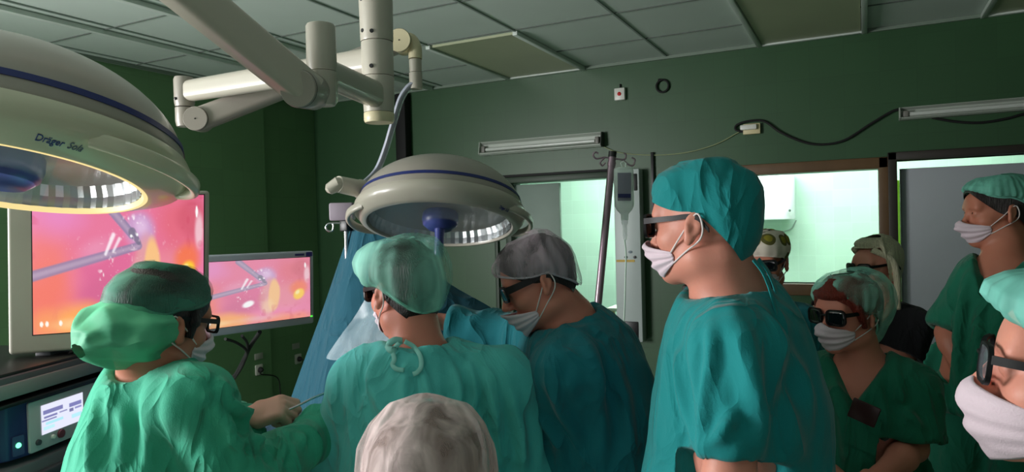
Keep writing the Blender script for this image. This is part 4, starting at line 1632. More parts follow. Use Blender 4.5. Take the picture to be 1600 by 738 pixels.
def head_prims(fl, H, ears=True, nose=1.0, jaw=1.0):
    s = H.s
    p = H.p
    e = lambda c, r, k, axes=None, sub=False: fl.op(ell(p(*c), np.array(r) * s, axes or H.ax), k * s, sub)
    e((0, -.014, .034), (.0765, .099, .086), .012)
    e((0, .030, -.028), (.064, .064, .084), .03)
    for q in (-1, 1):
        fl.op(rcone(p(q * .047, -.002, -.072), p(q * .012, .074, -.102), .022 * s * jaw, .018 * s), .03 * s)
        e((q * .043, .058, -.032), (.022, .026, .022), .025)
        e((q * .028, .082, .016), (.026, .013, .010), .014)
    e((0, .080, -.104), (.020, .016, .016), .02)
    e((0, .078, .035), (.05, .018, .03), .03)
    for q in (-1, 1):
        e((q * .031, .101, -.003), (.017, .015, .012), .012, sub=True)
    fl.op(rcone(p(0, .092, .004), p(0, .114 + .004 * nose, -.040), .0085 * s, .0105 * s), .014 * s)
    for q in (-1, 1):
        e((q * .011, .103, -.044), (.009, .011, .008), .008)
    e((0, .095, -.072), (.024, .010, .006), .008)
    e((0, .093, -.081), (.022, .010, .006), .008)
    for q in (-1, 1):
        e((q * .030, .083, -.004), (.016, .014, .013), .004)      # lids over the eyes
    if ears:
        for q in (-1, 1):
            a = math.radians(24)
            out = H.x * q * math.cos(a) - H.y * math.sin(a)      # normal of the ear leaf
            fwd = H.y * math.cos(a) + H.x * q * math.sin(a)
            tl = math.radians(12)
            eu = H.z * math.cos(tl) - fwd * math.sin(tl)
            ef = fwd * math.cos(tl) + H.z * math.sin(tl)
            c = p(q * .080, -.012, -.012)
            axe = (out, ef, eu)
            fl.op(ell(c + eu * .006 * s, np.array((.0085, .0185, .027)) * s, axe), .006 * s)
            fl.op(ell(c - eu * .022 * s + ef * .004 * s, np.array((.0075, .0105, .013)) * s, axe), .008 * s)
            fl.op(ell(c + out * .009 * s + eu * .004 * s + ef * .002 * s, np.array((.0065, .0110, .019)) * s, axe), .004 * s, True)
            fl.op(ell(c + out * .004 * s + ef * .010 * s - eu * .004 * s, np.array((.005, .005, .008)) * s, axe), .004 * s)


def hand_prims(fl, W, d, palm_n, s, curl=.5, side=1, thumb=.6, spread=.12, k=.006):
    """W wrist; d direction to the knuckles; palm_n points out of the palm; side=+1 when the thumb is on cross(d, palm_n)'s side"""
    d = nz(d); n = nz(palm_n - d * (np.asarray(palm_n) @ d)); t = np.cross(d, n) * side
    W = np.asarray(W, float)
    fl.op(rbox(W + d * .048 * s, np.array((.041, .043, .0145)) * s, .014 * s, (t, d, n)), .012 * s)
    fl.op(rcone(W + d * .01 * s, W - d * .03 * s, .028 * s, .027 * s, (n, .78)), .016 * s)
    lens = ((.046, .027, .023), (.050, .031, .024), (.047, .029, .024), (.037, .022, .021))
    for i, L in enumerate(lens):
        off = (.030 - .020 * i)
        b = W + d * (.090 - (.004 if i in (0, 2) else .0) - (.012 if i == 3 else 0)) * s + t * off * s
        a = curl * (.9 + .12 * i)
        dirn = nz(d + t * spread * (1.5 - i) * .6)
        p0 = b
        tot = 0
        for j, l in enumerate(L):
            tot += a * (.85, 1.0, .7)[j]
            v = dirn * math.cos(tot) + n * math.sin(tot)
            p1 = p0 + v * l * s
            r0, r1 = ((.0098, .0090), (.0090, .0082), (.0082, .0070))[j]
            fl.op(rcone(p0, p1, r0 * s, r1 * s), .004 * s)
            p0 = p1
    b = W + d * .022 * s + t * .030 * s + n * .006 * s
    v = nz(d * .62 + t * (.75 - .35 * thumb) + n * (.25 + .5 * thumb))
    p1 = b + v * .042 * s
    fl.op(rcone(b, p1, .0165 * s, .0115 * s), .012 * s)
    v2 = nz(v + d * .35 + n * .25 * thumb - t * .3 * thumb)
    p2 = p1 + v2 * .033 * s
    fl.op(rcone(p1, p2, .0112 * s, .0098 * s), .005 * s)
    v3 = nz(v2 + d * .15 - t * .25 * thumb + n * .2 * thumb)
    fl.op(rcone(p2, p2 + v3 * .026 * s, .0098 * s, .008 * s), .004 * s)


# ------------------------------------------------------------------ materials of people
def skin_mat(name, col, red=.25):
    t = NT(name)
    b = t.b
    b.inputs['Roughness'].default_value = .48
    b.inputs['Specular IOR Level'].default_value = .4
    b.inputs['Subsurface Weight'].default_value = .12
    b.inputs['Subsurface Radius'].default_value = (.012, .005, .003)
    b.inputs['Subsurface Scale'].default_value = 1.0
    tc = t.n('ShaderNodeTexCoord')
    n1 = t.n('ShaderNodeTexNoise', i_Scale=22.0, i_Detail=5.0)
    t.l(tc.outputs['Object'], n1.inputs['Vector'])
    mx = t.n('ShaderNodeMix', data_type='RGBA')
    c = np.array(lin(col)[:3])
    mx.inputs[6].default_value = tuple(c * (1.06, 1.0, .98)) + (1,)
    mx.inputs[7].default_value = tuple(np.clip(c * (1 - red * .1, 1 - red * .7, 1 - red * .7), 0, 1)) + (1,)
    t.l(n1.outputs['Fac'], mx.inputs[0])
    t.l(mx.outputs[2], b.inputs['Base Color'])
    n2 = t.n('ShaderNodeTexNoise', i_Scale=300.0, i_Detail=2.0)
    t.l(tc.outputs['Object'], n2.inputs['Vector'])
    bp = t.n('ShaderNodeBump', i_Strength=.12, i_Distance=.002)
    t.l(n2.outputs['Fac'], bp.inputs['Height'])
    t.l(bp.outputs['Normal'], b.inputs['Normal'])
    return t.m


def hair_mat(name, col):
    return mat(name, col, .45, var=.45, vscale=60, bump=.9, bscale=130, stretch=(3, 3, .25))


M_skin = skin_mat('skin_fair', (216, 152, 132))
M_skin2 = skin_mat('skin_ruddy', (214, 142, 122))
M_skin3 = skin_mat('skin_tan', (192, 128, 104))
M_latex = mat('latex_glove', (222, 170, 150), .42, var=.06)
M_hair_dk = hair_mat('dark_brown_hair', (34, 24, 22))
M_hair_bk = hair_mat('black_hair', (16, 14, 16))
M_hair_red = hair_mat('red_hair', (120, 36, 20))
M_hair_bl = hair_mat('blonde_hair', (232, 214, 182))
M_hair_lt = hair_mat('light_brown_hair', (120, 86, 70))
M_mask = mat('mask_fabric', (226, 206, 216), .85, var=.04, bump=.15, bscale=400)
M_loop = mat('ear_loop', (226, 216, 214), .8)
M_gl = mat('glasses_frame_black', (12, 12, 14), .45, spec=.3)
M_lens = mat('dark_lens', (10, 11, 16), .06, spec=.8, coat=.6)
M_eye = mat('eye_white', (226, 220, 214), .2)
M_iris = mat('iris_dark', (40, 28, 20), .15)
M_gown = cloth_mat('surgical_gown_green', (60, 174, 142), crease=.55)
M_gown2 = cloth_mat('surgical_gown_teal', (92, 200, 196), crease=.5)
M_scrub = cloth_mat('scrub_teal', (20, 134, 136), crease=.4)
M_scrub_g = cloth_mat('scrub_green', (26, 112, 86), crease=.45)
M_scrub_d = cloth_mat('scrub_deep_teal', (24, 116, 126), crease=.45)
M_blackcloth = cloth_mat('black_shirt', (26, 26, 30), crease=.4)
M_capg = veil_mat('bouffant_green', (160, 230, 210), alpha=.44, streak=13, lo=.12, hi=1.0)
M_capw = veil_mat('bouffant_white', (222, 200, 212), alpha=.42, streak=18, lo=.2, hi=1.0)
M_capw2 = veil_mat('bouffant_white_dense', (238, 214, 212), alpha=.6, streak=26, lo=.28, hi=1.0)
M_capd = veil_mat('bouffant_dark_green', (84, 156, 136), alpha=.5, streak=16, lo=.12, hi=1.0, stretch=(1, .3, .6))
M_shoe = mat('clog_white', (200, 200, 196), .45)


# ------------------------------------------------------------------ body from joints
def make_person(nm, head, J, label, skin, h=.005, tall=1.75, girth=1.0, armr=1.0, hands=None, ears=True, group=None, nose=1.0):
    """J: joints in room coordinates: neck, chest, pelvis, sr, sl (shoulders), er, el, wr, wl, hr, hl (hips), kr, kl, ar, al"""
    s = tall / 1.75
    pts = [J[k] for k in J] + [head.p(0, 0, .13), head.p(0, .13, 0), head.p(0, -.13, 0), head.p(.1, 0, 0), head.p(-.1, 0, 0)]
    lo = np.min(pts, 0) - .26; hi = np.max(pts, 0) + .26
    lo[2] = -.01
    hi[2] = max(head.p(0, 0, .13)[2] + .04, max(J['wr'][2], J['wl'][2]) + .2)
    fl = Field(lo, hi, h)
    right = nz(J['sr'] - J['sl'])
    tup = nz(J['neck'] - J['pelvis'])
    front = nz(np.cross(tup, right)) * 1.0
    right = nz(np.cross(front, tup))
    axT_ = (right, front, tup)
    if front @ J['front'] < 0:
        front = -front
    g = girth
    c = J['chest']
    fl.op(ell(c, np.array((.158, .112 * g, .21)) * s, axT_), .03)
    fl.op(ell(J['pelvis'] * .55 + c * .45, np.array((.135 * g, .105 * g, .18)) * s, axT_), .06)
    fl.op(ell(J['pelvis'], np.array((.160, .115 * g, .14)) * s, axT_), .06)
    for q in ('r', 'l'):
        S, E_, W = J['s' + q], J['e' + q], J['w' + q]
        fl.op(rcone(J['neck'] - tup * .05 * s, S, .052 * s, .056 * s * armr), .06)
        fl.op(rcone(S, E_, .054 * s * armr, .041 * s * armr), .04)
        fl.op(rcone(E_ * .97 + W * .03, E_ * .65 + W * .35, .041 * s * armr, .043 * s * armr), .02)
        fl.op(rcone(E_ * .65 + W * .35, W, .043 * s * armr, .027 * s), .02)
        fl.op(rcone(J['h' + q], J['k' + q], .085 * s, .056 * s), .06)
        fl.op(rcone(J['k' + q], J['k' + q] * .65 + J['a' + q] * .35 - front * .015, .055 * s, .056 * s), .03)
        fl.op(rcone(J['k' + q] * .65 + J['a' + q] * .35 - front * .015, J['a' + q], .056 * s, .038 * s), .03)
        fl.op(rcone(J['a' + q] - UP * .02 - front * .03, J['a' + q] + front * .14 * s - UP * .045, .038, .03), .02)
    # neck and head
    nb = head.p(0, -.030, -.065)
    fl.op(rcone(nb, J['neck'], .056 * head.s, .064 * s), .035)
    fl.op(rcone(head.p(0, -.01, -.08), J['neck'] * .5 + c * .5 + front * .02, .047 * head.s, .05 * s), .04)
    head_prims(fl, head, ears=ears, nose=nose)
    for q, sd in (('r', -1), ('l', 1)):
        W, E_ = J['w' + q], J['e' + q]
        spec = (hands or {}).get(q, {})
        d = spec.get('d', W - E_)
        pn = spec.get('n', -UP * .3 - nz(J['s' + q] - c))
        hand_prims(fl, W + nz(d) * .015, d, np.asarray(pn, float), s * 1.0, curl=spec.get('curl', .45), side=spec.get('side', 1), thumb=spec.get('thumb', .5))
    V, F = fl.mesh()
    V = relax(V, F, 1, .35)
    V[:, 2] = np.maximum(V[:, 2], .012)
    base = ((J['ar'] + J['al']) / 2) * A(1, 1, 0)
    o = obj('person', (V, F), skin, origin=tuple(base), smooth=180)
    tag(o, label, 'person', group)
    o['kind'] = 'thing'
    # eyes
    for q in (-1, 1):
        e = obj('eye', MB().lathe([(.0125 * head.s * math.sin(a), .0125 * head.s * math.cos(a)) for a in np.linspace(0, math.pi, 10)], 16, head.p(q * .030, .0830, -.003), axes_z(head.y)), M_eye, o)
        obj('iris', MB().lathe([(0, .0131 * head.s)] + [(.0131 * head.s * math.sin(a), .0131 * head.s * math.cos(a)) for a in np.linspace(.1, .62, 5)], 14, head.p(q * .030, .0830, -.003), axes_z(head.y)), M_iris, e)
    o_axes = axT_
    return o, dict(right=right, front=front, up=tup, s=s)


def glove(o, W, d, pn, s, m, curl, thumb, side=1):
    fl = Field(W - .16, W + .28, .0035)
    d = nz(d)
    hand_prims(fl, np.asarray(W) + d * .015, d, np.asarray(pn, float), s, curl=curl, side=side, thumb=thumb)
    fl.op(rcone(W - d * .05, W + d * .01, .031 * s, .029 * s), .01)
    fl.d -= .0022
    V, F = fl.mesh()
    obj('glove', (relax(V, F, 1, .3), F), m, o, smooth=180)


def shoes(o, J, fr, s=1.0, m=None):
    for q in ('r', 'l'):
        a = J['a' + q]
        f = nz(fr * A(1, 1, 0))
        fl = Field(a - .25, a + .25, .008)
        fl.lo[2] = -.02
        fl.op(rcone(a * A(1, 1, 0) + UP * .045 - f * .055, a * A(1, 1, 0) + UP * .038 + f * .155, .046, .042), .02)
        fl.op(rcone(a * A(1, 1, 0) + UP * .07 - f * .05, a * A(1, 1, 0) + UP * .065 + f * .05, .048, .046), .03)
        fl.op(halfspace(A(0, 0, .001), (0, 0, -1), a - .3, a + .3), .004, True)
        V, F = fl.mesh()
        if len(F):
            V[:, 2] = np.maximum(V[:, 2], .001)
            obj('shoe', (V, F), m or M_shoe, o, smooth=180)


def surf(bvh, x, y, lift=0.0):
    d = nz(ray(x, y))
    hit = bvh.ray_cast(Vector(EYE), Vector(d), 12)
    if hit[0] is None:
        return None
    return np.array(hit[0]) - d * lift


def garment_top(o, J, T_, m, name='scrub_top', h=.009, girth=1.0, loose=.018, sleeve='short', hem=-.12, neck='v', neck_r=.075, head=None, strokes=(), noise=.005, seed=1, sl=1.0, vdepth=.13, stretch=(1, 1, .4), nscale=11.0, hem_flare=.02, cuff_r=None, extra=None, sleeve_r=None, sh_r=None, longhem=None, sleeve_frac=.62, crink=.4):
    s = T_['s']
    right, front, tup = T_['right'], T_['front'], T_['up']
    axT_ = (right, front, tup)
    pts = [J[k] for k in ('neck', 'chest', 'pelvis', 'sr', 'sl', 'er', 'el')] + ([J['wr'], J['wl']] if sleeve == 'long' else [])
    hemc = J['pelvis'] + tup * hem if longhem is None else J['pelvis'] * A(1, 1, 0) + UP * longhem
    pts = pts + [hemc]
    lo = np.min(pts, 0) - .36; hi = np.max(pts, 0) + .30
    if longhem is not None:
        lo[2] = longhem - .05
    fl = Field(lo, hi, h)
    g = girth; L = loose
    c = J['chest']
    fl.op(ell(c, np.array((.160 + L, (.114) * g + L, .22 + L)) * s, axT_), .03)
    fl.op(ell(J['pelvis'] * .5 + c * .5, np.array((.150 * g + L, .118 * g + L, .20)) * s, axT_), .08)
    fl.op(ell(J['pelvis'], np.array((.170 + L, .125 * g + L, .19)) * s, axT_), .08)
    wide = .185 + L + hem_flare
    fl.op(rcone(J['pelvis'] + tup * .05, hemc - (hemc - J['pelvis']) * .0, .13 * s + L, .13 * s + L + hem_flare, (right, 1.3)), .08)
    for q in ('r', 'l'):
        S, E_, W = J['s' + q], J['e' + q], J['w' + q]
        fl.op(rcone(J['neck'] - tup * .05 * s, S, .056 * s + L * .3, sh_r or (.058 * s + L * .5)), .06)
        if sleeve == 'short':
            end = S + (E_ - S) * (sleeve_frac + .05)
            fl.op(rcone(S, end, sh_r or (.058 * s + L * .5), sleeve_r or (.060 * s + L)), .05)
        else:
            fl.op(rcone(S, E_, sh_r or (.060 * s + L * .7), sleeve_r or (.052 * s + L * .9)), .05)
            fl.op(rcone(E_, W, .052 * s + L, .036 * s + L * .7), .04)
    if extra:
        for pr, k in extra:
            fl.op(pr, k)
    # openings
    if sleeve == 'short':
        for q in ('r', 'l'):
            S, E_ = J['s' + q], J['e' + q]
            d = nz(E_ - S)
            cut = S + (E_ - S) * sleeve_frac
            fl.op(disc(cut, d, .2, .13), .004, True)
            fl.op(disc(cut - d * .03, d, .08, (sleeve_r or (.060 * s + L)) - .011), .004, True)
    else:
        for q in ('r', 'l'):
            E_, W = J['e' + q], J['w' + q]
            d = nz(W - E_)
            fl.op(disc(W, d, .16, .10), .004, True)
            fl.op(disc(W - d * .02, d, .06, .030 * s), .004, True)
    nb = head.p(0, -.028, -.07) if head is not None else J['neck'] + tup * .1
    nd = nz(nb - J['neck'])
    fl.op(rcone(J['neck'] - nd * .02 + front * .005, J['neck'] + nd * .2, neck_r * s * .92, neck_r * s * 1.5), .012, True)
    if neck == 'v':
        V0 = J['neck'] + front * .06 - tup * vdepth * s
        lo2, hi2 = V0 - .25, V0 + .25

        def vfn(P):
            q = P - V0
            a = np.abs(q @ right); z = q @ tup; f = q @ front
            return np.maximum(np.maximum(a * .87 - z * .5, -z), -(f - (-.03)))
        fl.op((lo2, hi2, vfn), .006, True)
    # bottom hem
    if longhem is None:
        fl.op(halfspace(J['pelvis'] + tup * hem, -tup, lo, J['pelvis'] + tup * (hem + .02) + A(.4, .4, .02)), .006, True)
    else:
        fl.op(halfspace(A(0, 0, longhem), (0, 0, -1), lo, A(hi[0], hi[1], longhem + .02)), .006, True)
    V, F = fl.mesh()
    V = relax(V, F, 2, .5)
    bvh = BVHTree.FromPolygons([tuple(v) for v in V], [tuple(map(int, f_)) for f_ in F])
    st_ = []
    for pl, amp, wid in strokes:
        pp = [surf(bvh, q[0], q[1]) for q in pl]
        pp = [q for q in pp if q is not None]
        if len(pp) > 1:
            st_.append((bez(pp, 4), amp, wid))
    V = drape_folds(V, F, st_, noise, nscale, stretch, seed, crink=crink)
    T_['bvh'] = BVHTree.FromPolygons([tuple(v) for v in V], [tuple(map(int, f_)) for f_ in F])
    return obj(name, (V, F), m, o, smooth=180)


def trousers(o, J, T_, m, h=.011, seed=3):
    s = T_['s']; right, front, tup = T_['right'], T_['front'], T_['up']
    pts = [J['pelvis'], J['ar'], J['al'], J['kr'], J['kl']]
    lo, hi = np.min(pts, 0) - .25, np.max(pts, 0) + .25
    lo[2] = .03; hi[2] = J['pelvis'][2] + .14
    fl = Field(lo, hi, h)
    fl.op(ell(J['pelvis'], np.array((.172, .128, .14)) * s, (right, front, tup)), .05)
    for q in ('r', 'l'):
        fl.op(rcone(J['h' + q], J['k' + q], .100 * s, .074 * s), .06)
        fl.op(rcone(J['k' + q], J['a' + q], .074 * s, .070 * s), .03)
    fl.op(halfspace(A(0, 0, .07), (0, 0, -1), lo - .1, A(hi[0], hi[1], .09)), .004, True)
    V, F = fl.mesh()
    V = relax(V, F, 1)
    V = drape_folds(V, F, [], .004, 8, (1, 1, .3), seed)
    return obj('trousers', (V, F), m, o, smooth=180)


# ------------------------------------------------------------------ headgear
def cap_surface(H, ring, prof, puff=None, pleats=0, pamp=0.0, nth=120, seed=1, top=(0, -.012), rough=.003, clear=.012):
    """ring: function az -> z of the band on the head (az 0 = forward, towards the right positive);
    prof: list of (radius share, height share) from crown to band; puff: function az -> extra bulge in metres"""
    prof = np.array(prof, float)
    d = np.concatenate([[0], np.cumsum(np.hypot(*np.diff(prof, axis=0).T))])
    nt = 36
    tt = np.linspace(0, d[-1], nt)
    pr, ph = np.interp(tt, d, prof[:, 0]), np.interp(tt, d, prof[:, 1])
    az = np.linspace(0, 2 * math.pi, nth, endpoint=False)
    zr_ = np.array([ring(a) for a in az])
    rr = face_radius(az, zr_) + .004
    bx, by = rr * np.sin(az), rr * np.cos(az)
    zt = H_TOP = .124
    out = np.zeros((nt, nth, 3))
    rs = np.random.default_rng(seed)
    ph0 = rs.uniform(0, 6.28, 4)
    for i in range(nt):
        fr = pr[i]
        t = tt[i] / d[-1]
        pu = np.array([puff(a) for a in az]) if puff is not None else 0
        bul = np.sin(np.clip(t, 0, 1) * math.pi) ** .7
        r_extra = pu * bul
        x = top[0] * (1 - fr) + bx * fr + np.sin(az) * r_extra
        y = top[1] * (1 - fr) + by * fr + np.cos(az) * r_extra
        z = zr_ * (1 - ph[i]) + zt * ph[i]
        if pleats:
            env = np.clip((t - .25) / .75, 0, 1) * (1 - .25 * (t > .985))
            w = np.sin(az * pleats + ph0[0] + 1.3 * np.sin(az * 3 + ph0[1])) * .6 + .4 * np.sin(az * pleats * .53 + ph0[2])
            x += np.sin(az) * w * pamp * env; y += np.cos(az) * w * pamp * env
        out[i, :, 0], out[i, :, 1], out[i, :, 2] = x, y, z
    L = out.reshape(-1, 3)
    n = rough * vnoise(L, 14, seed) + rough * 1.3 * (1 - 2 * np.abs(vnoise(L, 9, seed + 4)))
    # never inside the skull
    azl = np.arctan2(L[:, 0], L[:, 1])
    rl = np.hypot(L[:, 0], L[:, 1])
    zc = np.minimum(L[:, 2], .11)
    over = np.clip((L[:, 2] - .11) / (.015 + clear), 0, 1)
    mn = (face_radius(azl, zc) + clear) * np.sqrt(1 - over ** 2)
    k_ = np.where(rl < mn, mn / np.maximum(rl, 1e-5), 1.0)
    L[:, 0] *= k_; L[:, 1] *= k_
    dirn = L / (np.linalg.norm(L, axis=1, keepdims=True) + 1e-6)
    wgt = np.clip(np.repeat(tt / d[-1], nth) * 2.5, 0, 1)
    L = L + dirn * (n * wgt)[:, None]
    P = H.P(L)
    F = []
    for i in range(nt - 1):
        F += [(i * nth + j, i * nth + (j + 1) % nth, (i + 1) * nth + (j + 1) % nth, (i + 1) * nth + j) for j in range(nth)]
    F.append(list(range(nth)))
    return MB().add(P, F)


BOUF = [(0.02, 1.09), (.30, 1.08), (.64, 1.0), (.90, .78), (1.08, .48), (1.14, .22), (1.10, .03), (1.02, -.03), (.99, 0.0)]
SNUG = [(0.02, 1.02), (.32, 1.01), (.62, .95), (.86, .74), (.985, .45), (1.02, .2), (1.015, .03), (1.0, 0)]


def ring_fn(front, side, back):
    def f(a):
        c = math.cos(a)
        return side + ((front - side) * c ** 2 if c > 0 else (back - side) * c ** 2)
    return f


def hair_shell(o, H, ring, m, grow=.004, name='hair', rough=.003, nth=80, seed=1, lowback=None):
    prof = SNUG
    mb = cap_surface(H, ring, prof, None, 0, 0, nth, seed, rough=rough, clear=grow)
    return obj(name, mb, m, o, smooth=180)


def band_tube(o, H, ring, m, r=.004, extra=.006, name='elastic_band'):
    pts = []
    for a in np.linspace(0, 2 * math.pi, 72, endpoint=False):
        z = ring(a)
        rr = float(face_radius(a, z)) + extra
        pts.append(H.p(rr * math.sin(a), rr * math.cos(a), z))
    return obj(name, MB().tube(pts, r, 8, closed=True), m, o, smooth=180)


# ------------------------------------------------------------------ mask and glasses
def face_mask(o, H, m, ztop=-.028, zbot=-.122, azw=.92, nose_lift=.012, bulge=.010, loops=True, pleat=.0042, seed=1, drop=0.0, loop_r=.0019, nose_k=1.0):
    nu, nv = 44, 30
    P = np.zeros((nv, nu, 3))
    for i in range(nv):
        v = i / (nv - 1)
        for j in range(nu):
            u = -1 + 2 * j / (nu - 1)
            w = azw * (1 - .10 * abs(v - .45))
            a = u * w
            e = 1 - abs(u) ** 1.8
            zt_ = ztop - .016 * abs(u) + nose_lift * math.exp(-(u / .22) ** 2)
            zb_ = zbot + .042 * abs(u) ** 1.3
            z = zt_ * (1 - v) + zb_ * v
            r = float(face_radius(a, max(z, -.112)))
            nose_r = nose_k * .022 * math.exp(-(a / .28) ** 2) * math.exp(-((z + .045) / .03) ** 2)
            if z < -.108:
                r = r - .0 + .30 * (z + .108)
            b = bulge * e * math.sin(math.pi * min(1, max(0, .08 + v * .9))) ** .8
            pl = pleat * math.sin(v * math.pi * 7) * e ** .5 * (0.2 + .8 * math.sin(math.pi * v))
            r = r + .004 + nose_r + b + pl
            P[i, j] = H.p(r * math.sin(a), r * math.cos(a), z)
    P2 = P.reshape(-1, 3)
    P2 = P2 + .0018 * vnoise(P2, 45, seed)[:, None] * H.y + .0035 * vnoise(P2, 18, seed + 2)[:, None] * H.y
    P = P2.reshape(P.shape)
    k = obj('face_mask', MB().sheet(P, .0016), m, o, smooth=180)
    if loops:
        for q, j in ((-1, 0), (1, nu - 1)):
            t, b = P[1, j], P[-2, j]
            ear_t = H.p(q * .083, -.022, .016); ear_b = H.p(q * .081, -.026, -.034); ear_m = H.p(q * .084, -.034, -.008)
            obj('ear_loop', MB().tube(bez([t, t * .5 + ear_t * .5 + H.x * q * .004, ear_t, ear_m, ear_b, b * .5 + ear_b * .5 + H.x * q * .003, b], 5), loop_r * H.s, 6), M_loop, k, smooth=180)
    return k


def glasses(o, H, frame_m=None, lens_m=None, w=.058, h=.040, gap=.014, y=.104, z=-.002, thick=.006, wrap=.20, temple_h=.006, drop=.0, rim=.004, round_=.35):
    frame_m = frame_m or M_gl; lens_m = lens_m or M_lens
    mb = MB()
    lens = []
    for q in (-1, 1):
        cx = q * (gap / 2 + w / 2 + .002)
        nx = H.x * q * math.sin(wrap) + H.y * math.cos(wrap)
        tx_ = H.x * math.cos(wrap) - H.y * q * math.sin(wrap)
        c = H.p(cx, y - abs(cx) * math.sin(wrap) * .55, z)
        out = rrect(w + rim * 1.2, h + rim * 1.2, h * round_)
        inn = rrect(w - rim, h - rim, h * round_ * .85)
        k = len(out)
        ring = []
        for poly, dy in ((out, -thick / 2), (out, thick / 2), (inn, thick / 2), (inn, -thick / 2)):
            ring += [c + tx_ * a * H.s + H.z * b * H.s + nx * dy for a, b in poly]
        F = []
        for r_ in range(4):
            r2 = (r_ + 1) % 4
            F += [(r_ * k + j, r_ * k + (j + 1) % k, r2 * k + (j + 1) % k, r2 * k + j) for j in range(k)]
        mb.add(ring, F)
        lens.append((c, tx_, nx))
        # temple
        x0 = c + tx_ * q * (w / 2 + .003) * H.s + H.z * h * .22 * H.s
        x1 = H.p(q * .081, .03, z + .012); x2 = H.p(q * .0815, -.018, z + .012); x3 = H.p(q * .080, -.045, z - .015)
        P_ = bez([x0, x0 * .55 + x1 * .45 + H.x * q * .003, x1, x2, x3], 5)
        V, F = [], []
        for i, p in enumerate(P_):
            hh = temple_h * (1 - .3 * i / len(P_))
            for a, b in ((-1, -1), (1, -1), (1, 1), (-1, 1)):
                V.append(p + H.x * q * a * .0016 + H.z * b * hh)
        for i in range(len(P_) - 1):
            F += [(i * 4 + j, i * 4 + (j + 1) % 4, (i + 1) * 4 + (j + 1) % 4, (i + 1) * 4 + j) for j in range(4)]
        F += [(0, 1, 2, 3), tuple((len(P_) - 1) * 4 + j for j in range(4))]
        mb.add(V, F)
    mb.tube([lens[0][0] + lens[0][1] * (w / 2) * H.s + H.z * .006, H.p(0, y + .004, z + .008), lens[1][0] - lens[1][1] * (w / 2) * H.s + H.z * .006], .0035, 8)
    g = obj('glasses', mb, frame_m, o, smooth=40)
    for c, tx_, nx in lens:
        P = np.array([[c + tx_ * a * H.s + H.z * b * H.s + nx * (.002 - (a * a + b * b) * 3.0 * .6) for a, b in [(x * math.sqrt(1 - .25 * yv ** 4) * (w - rim * .6) / 2, yv * (h - rim * .6) / 2 * math.sqrt(1 - .3 * x ** 4)) for x in np.linspace(-1, 1, 9)]] for yv in np.linspace(-1, 1, 7)])
        obj('lens', MB().sheet(P, .002), lens_m, g, smooth=180)
    return g


def stand_joints(head, facing, tall=1.75, neck=None, lean=(0, 0, 0), arms=None, sh_w=.185, sh_drop=.055, pelvis=None, feet=None):
    """joints of a standing figure; facing = horizontal direction of the chest"""
    s = tall / 1.75
    f = nz(np.asarray(facing, float) * A(1, 1, 0))
    r = np.cross(f, UP)          # the person's right
    J = {}
    J['neck'] = np.asarray(neck, float) if neck is not None else head.o - UP * .185 * s - f * .035
    J['pelvis'] = np.asarray(pelvis, float) if pelvis is not None else J['neck'] - UP * .52 * s - np.asarray(lean, float)
    tu = nz(J['neck'] - J['pelvis'])
    L = np.linalg.norm(J['neck'] - J['pelvis'])
    J['chest'] = J['neck'] - tu * .20 * s + f * .012
    J['sr'] = J['neck'] - tu * sh_drop * s + r * sh_w * s
    J['sl'] = J['neck'] - tu * sh_drop * s - r * sh_w * s
    for q, sg in (('r', 1), ('l', -1)):
        J['e' + q] = J['s' + q] - UP * .29 * s + r * sg * .035 - f * .02
        J['w' + q] = J['e' + q] - UP * .22 * s + f * .10 + r * sg * -.01
    J['front'] = f
    pz = J['pelvis'][2]
    ft = np.asarray(feet, float) if feet is not None else J['pelvis'] * A(1, 1, 0)
    for q, sg in (('r', 1), ('l', -1)):
        J['h' + q] = J['pelvis'] + r * sg * .085 * s - UP * .04
        J['a' + q] = ft * A(1, 1, 0) + r * sg * .11 * s + UP * .085
        J['k' + q] = (J['h' + q] + J['a' + q]) / 2 + f * .03 + UP * .01
    if arms:
        for k, v in arms.items():
            J[k] = np.asarray(v, float)
    return J, f, r

# ------------------------------------------------------------------ the people
def legs(J, f, r, foot=None):
    b = (J['pelvis'] if foot is None else np.asarray(foot, float)) * A(1, 1, 0)
    for q, sg in (('r', 1), ('l', -1)):
        J['h' + q] = J['pelvis'] + r * sg * .09 - UP * .04
        J['a' + q] = b + r * sg * .12 + UP * .085
        J['k' + q] = (J['h' + q] + J['a' + q]) / 2 + f * .03


def ties(cp, H, lines, m, w=.006):
    for pts in lines:
        c_ = bez([H.p(*q) for q in pts], 6)
        P = np.array([[q + H.x * k + H.z * k * .3 for k in (-w, -w * .4, w * .4, w)] for q in c_])
        obj('cap_tie', MB().sheet(P, .002), m, cp, smooth=180)


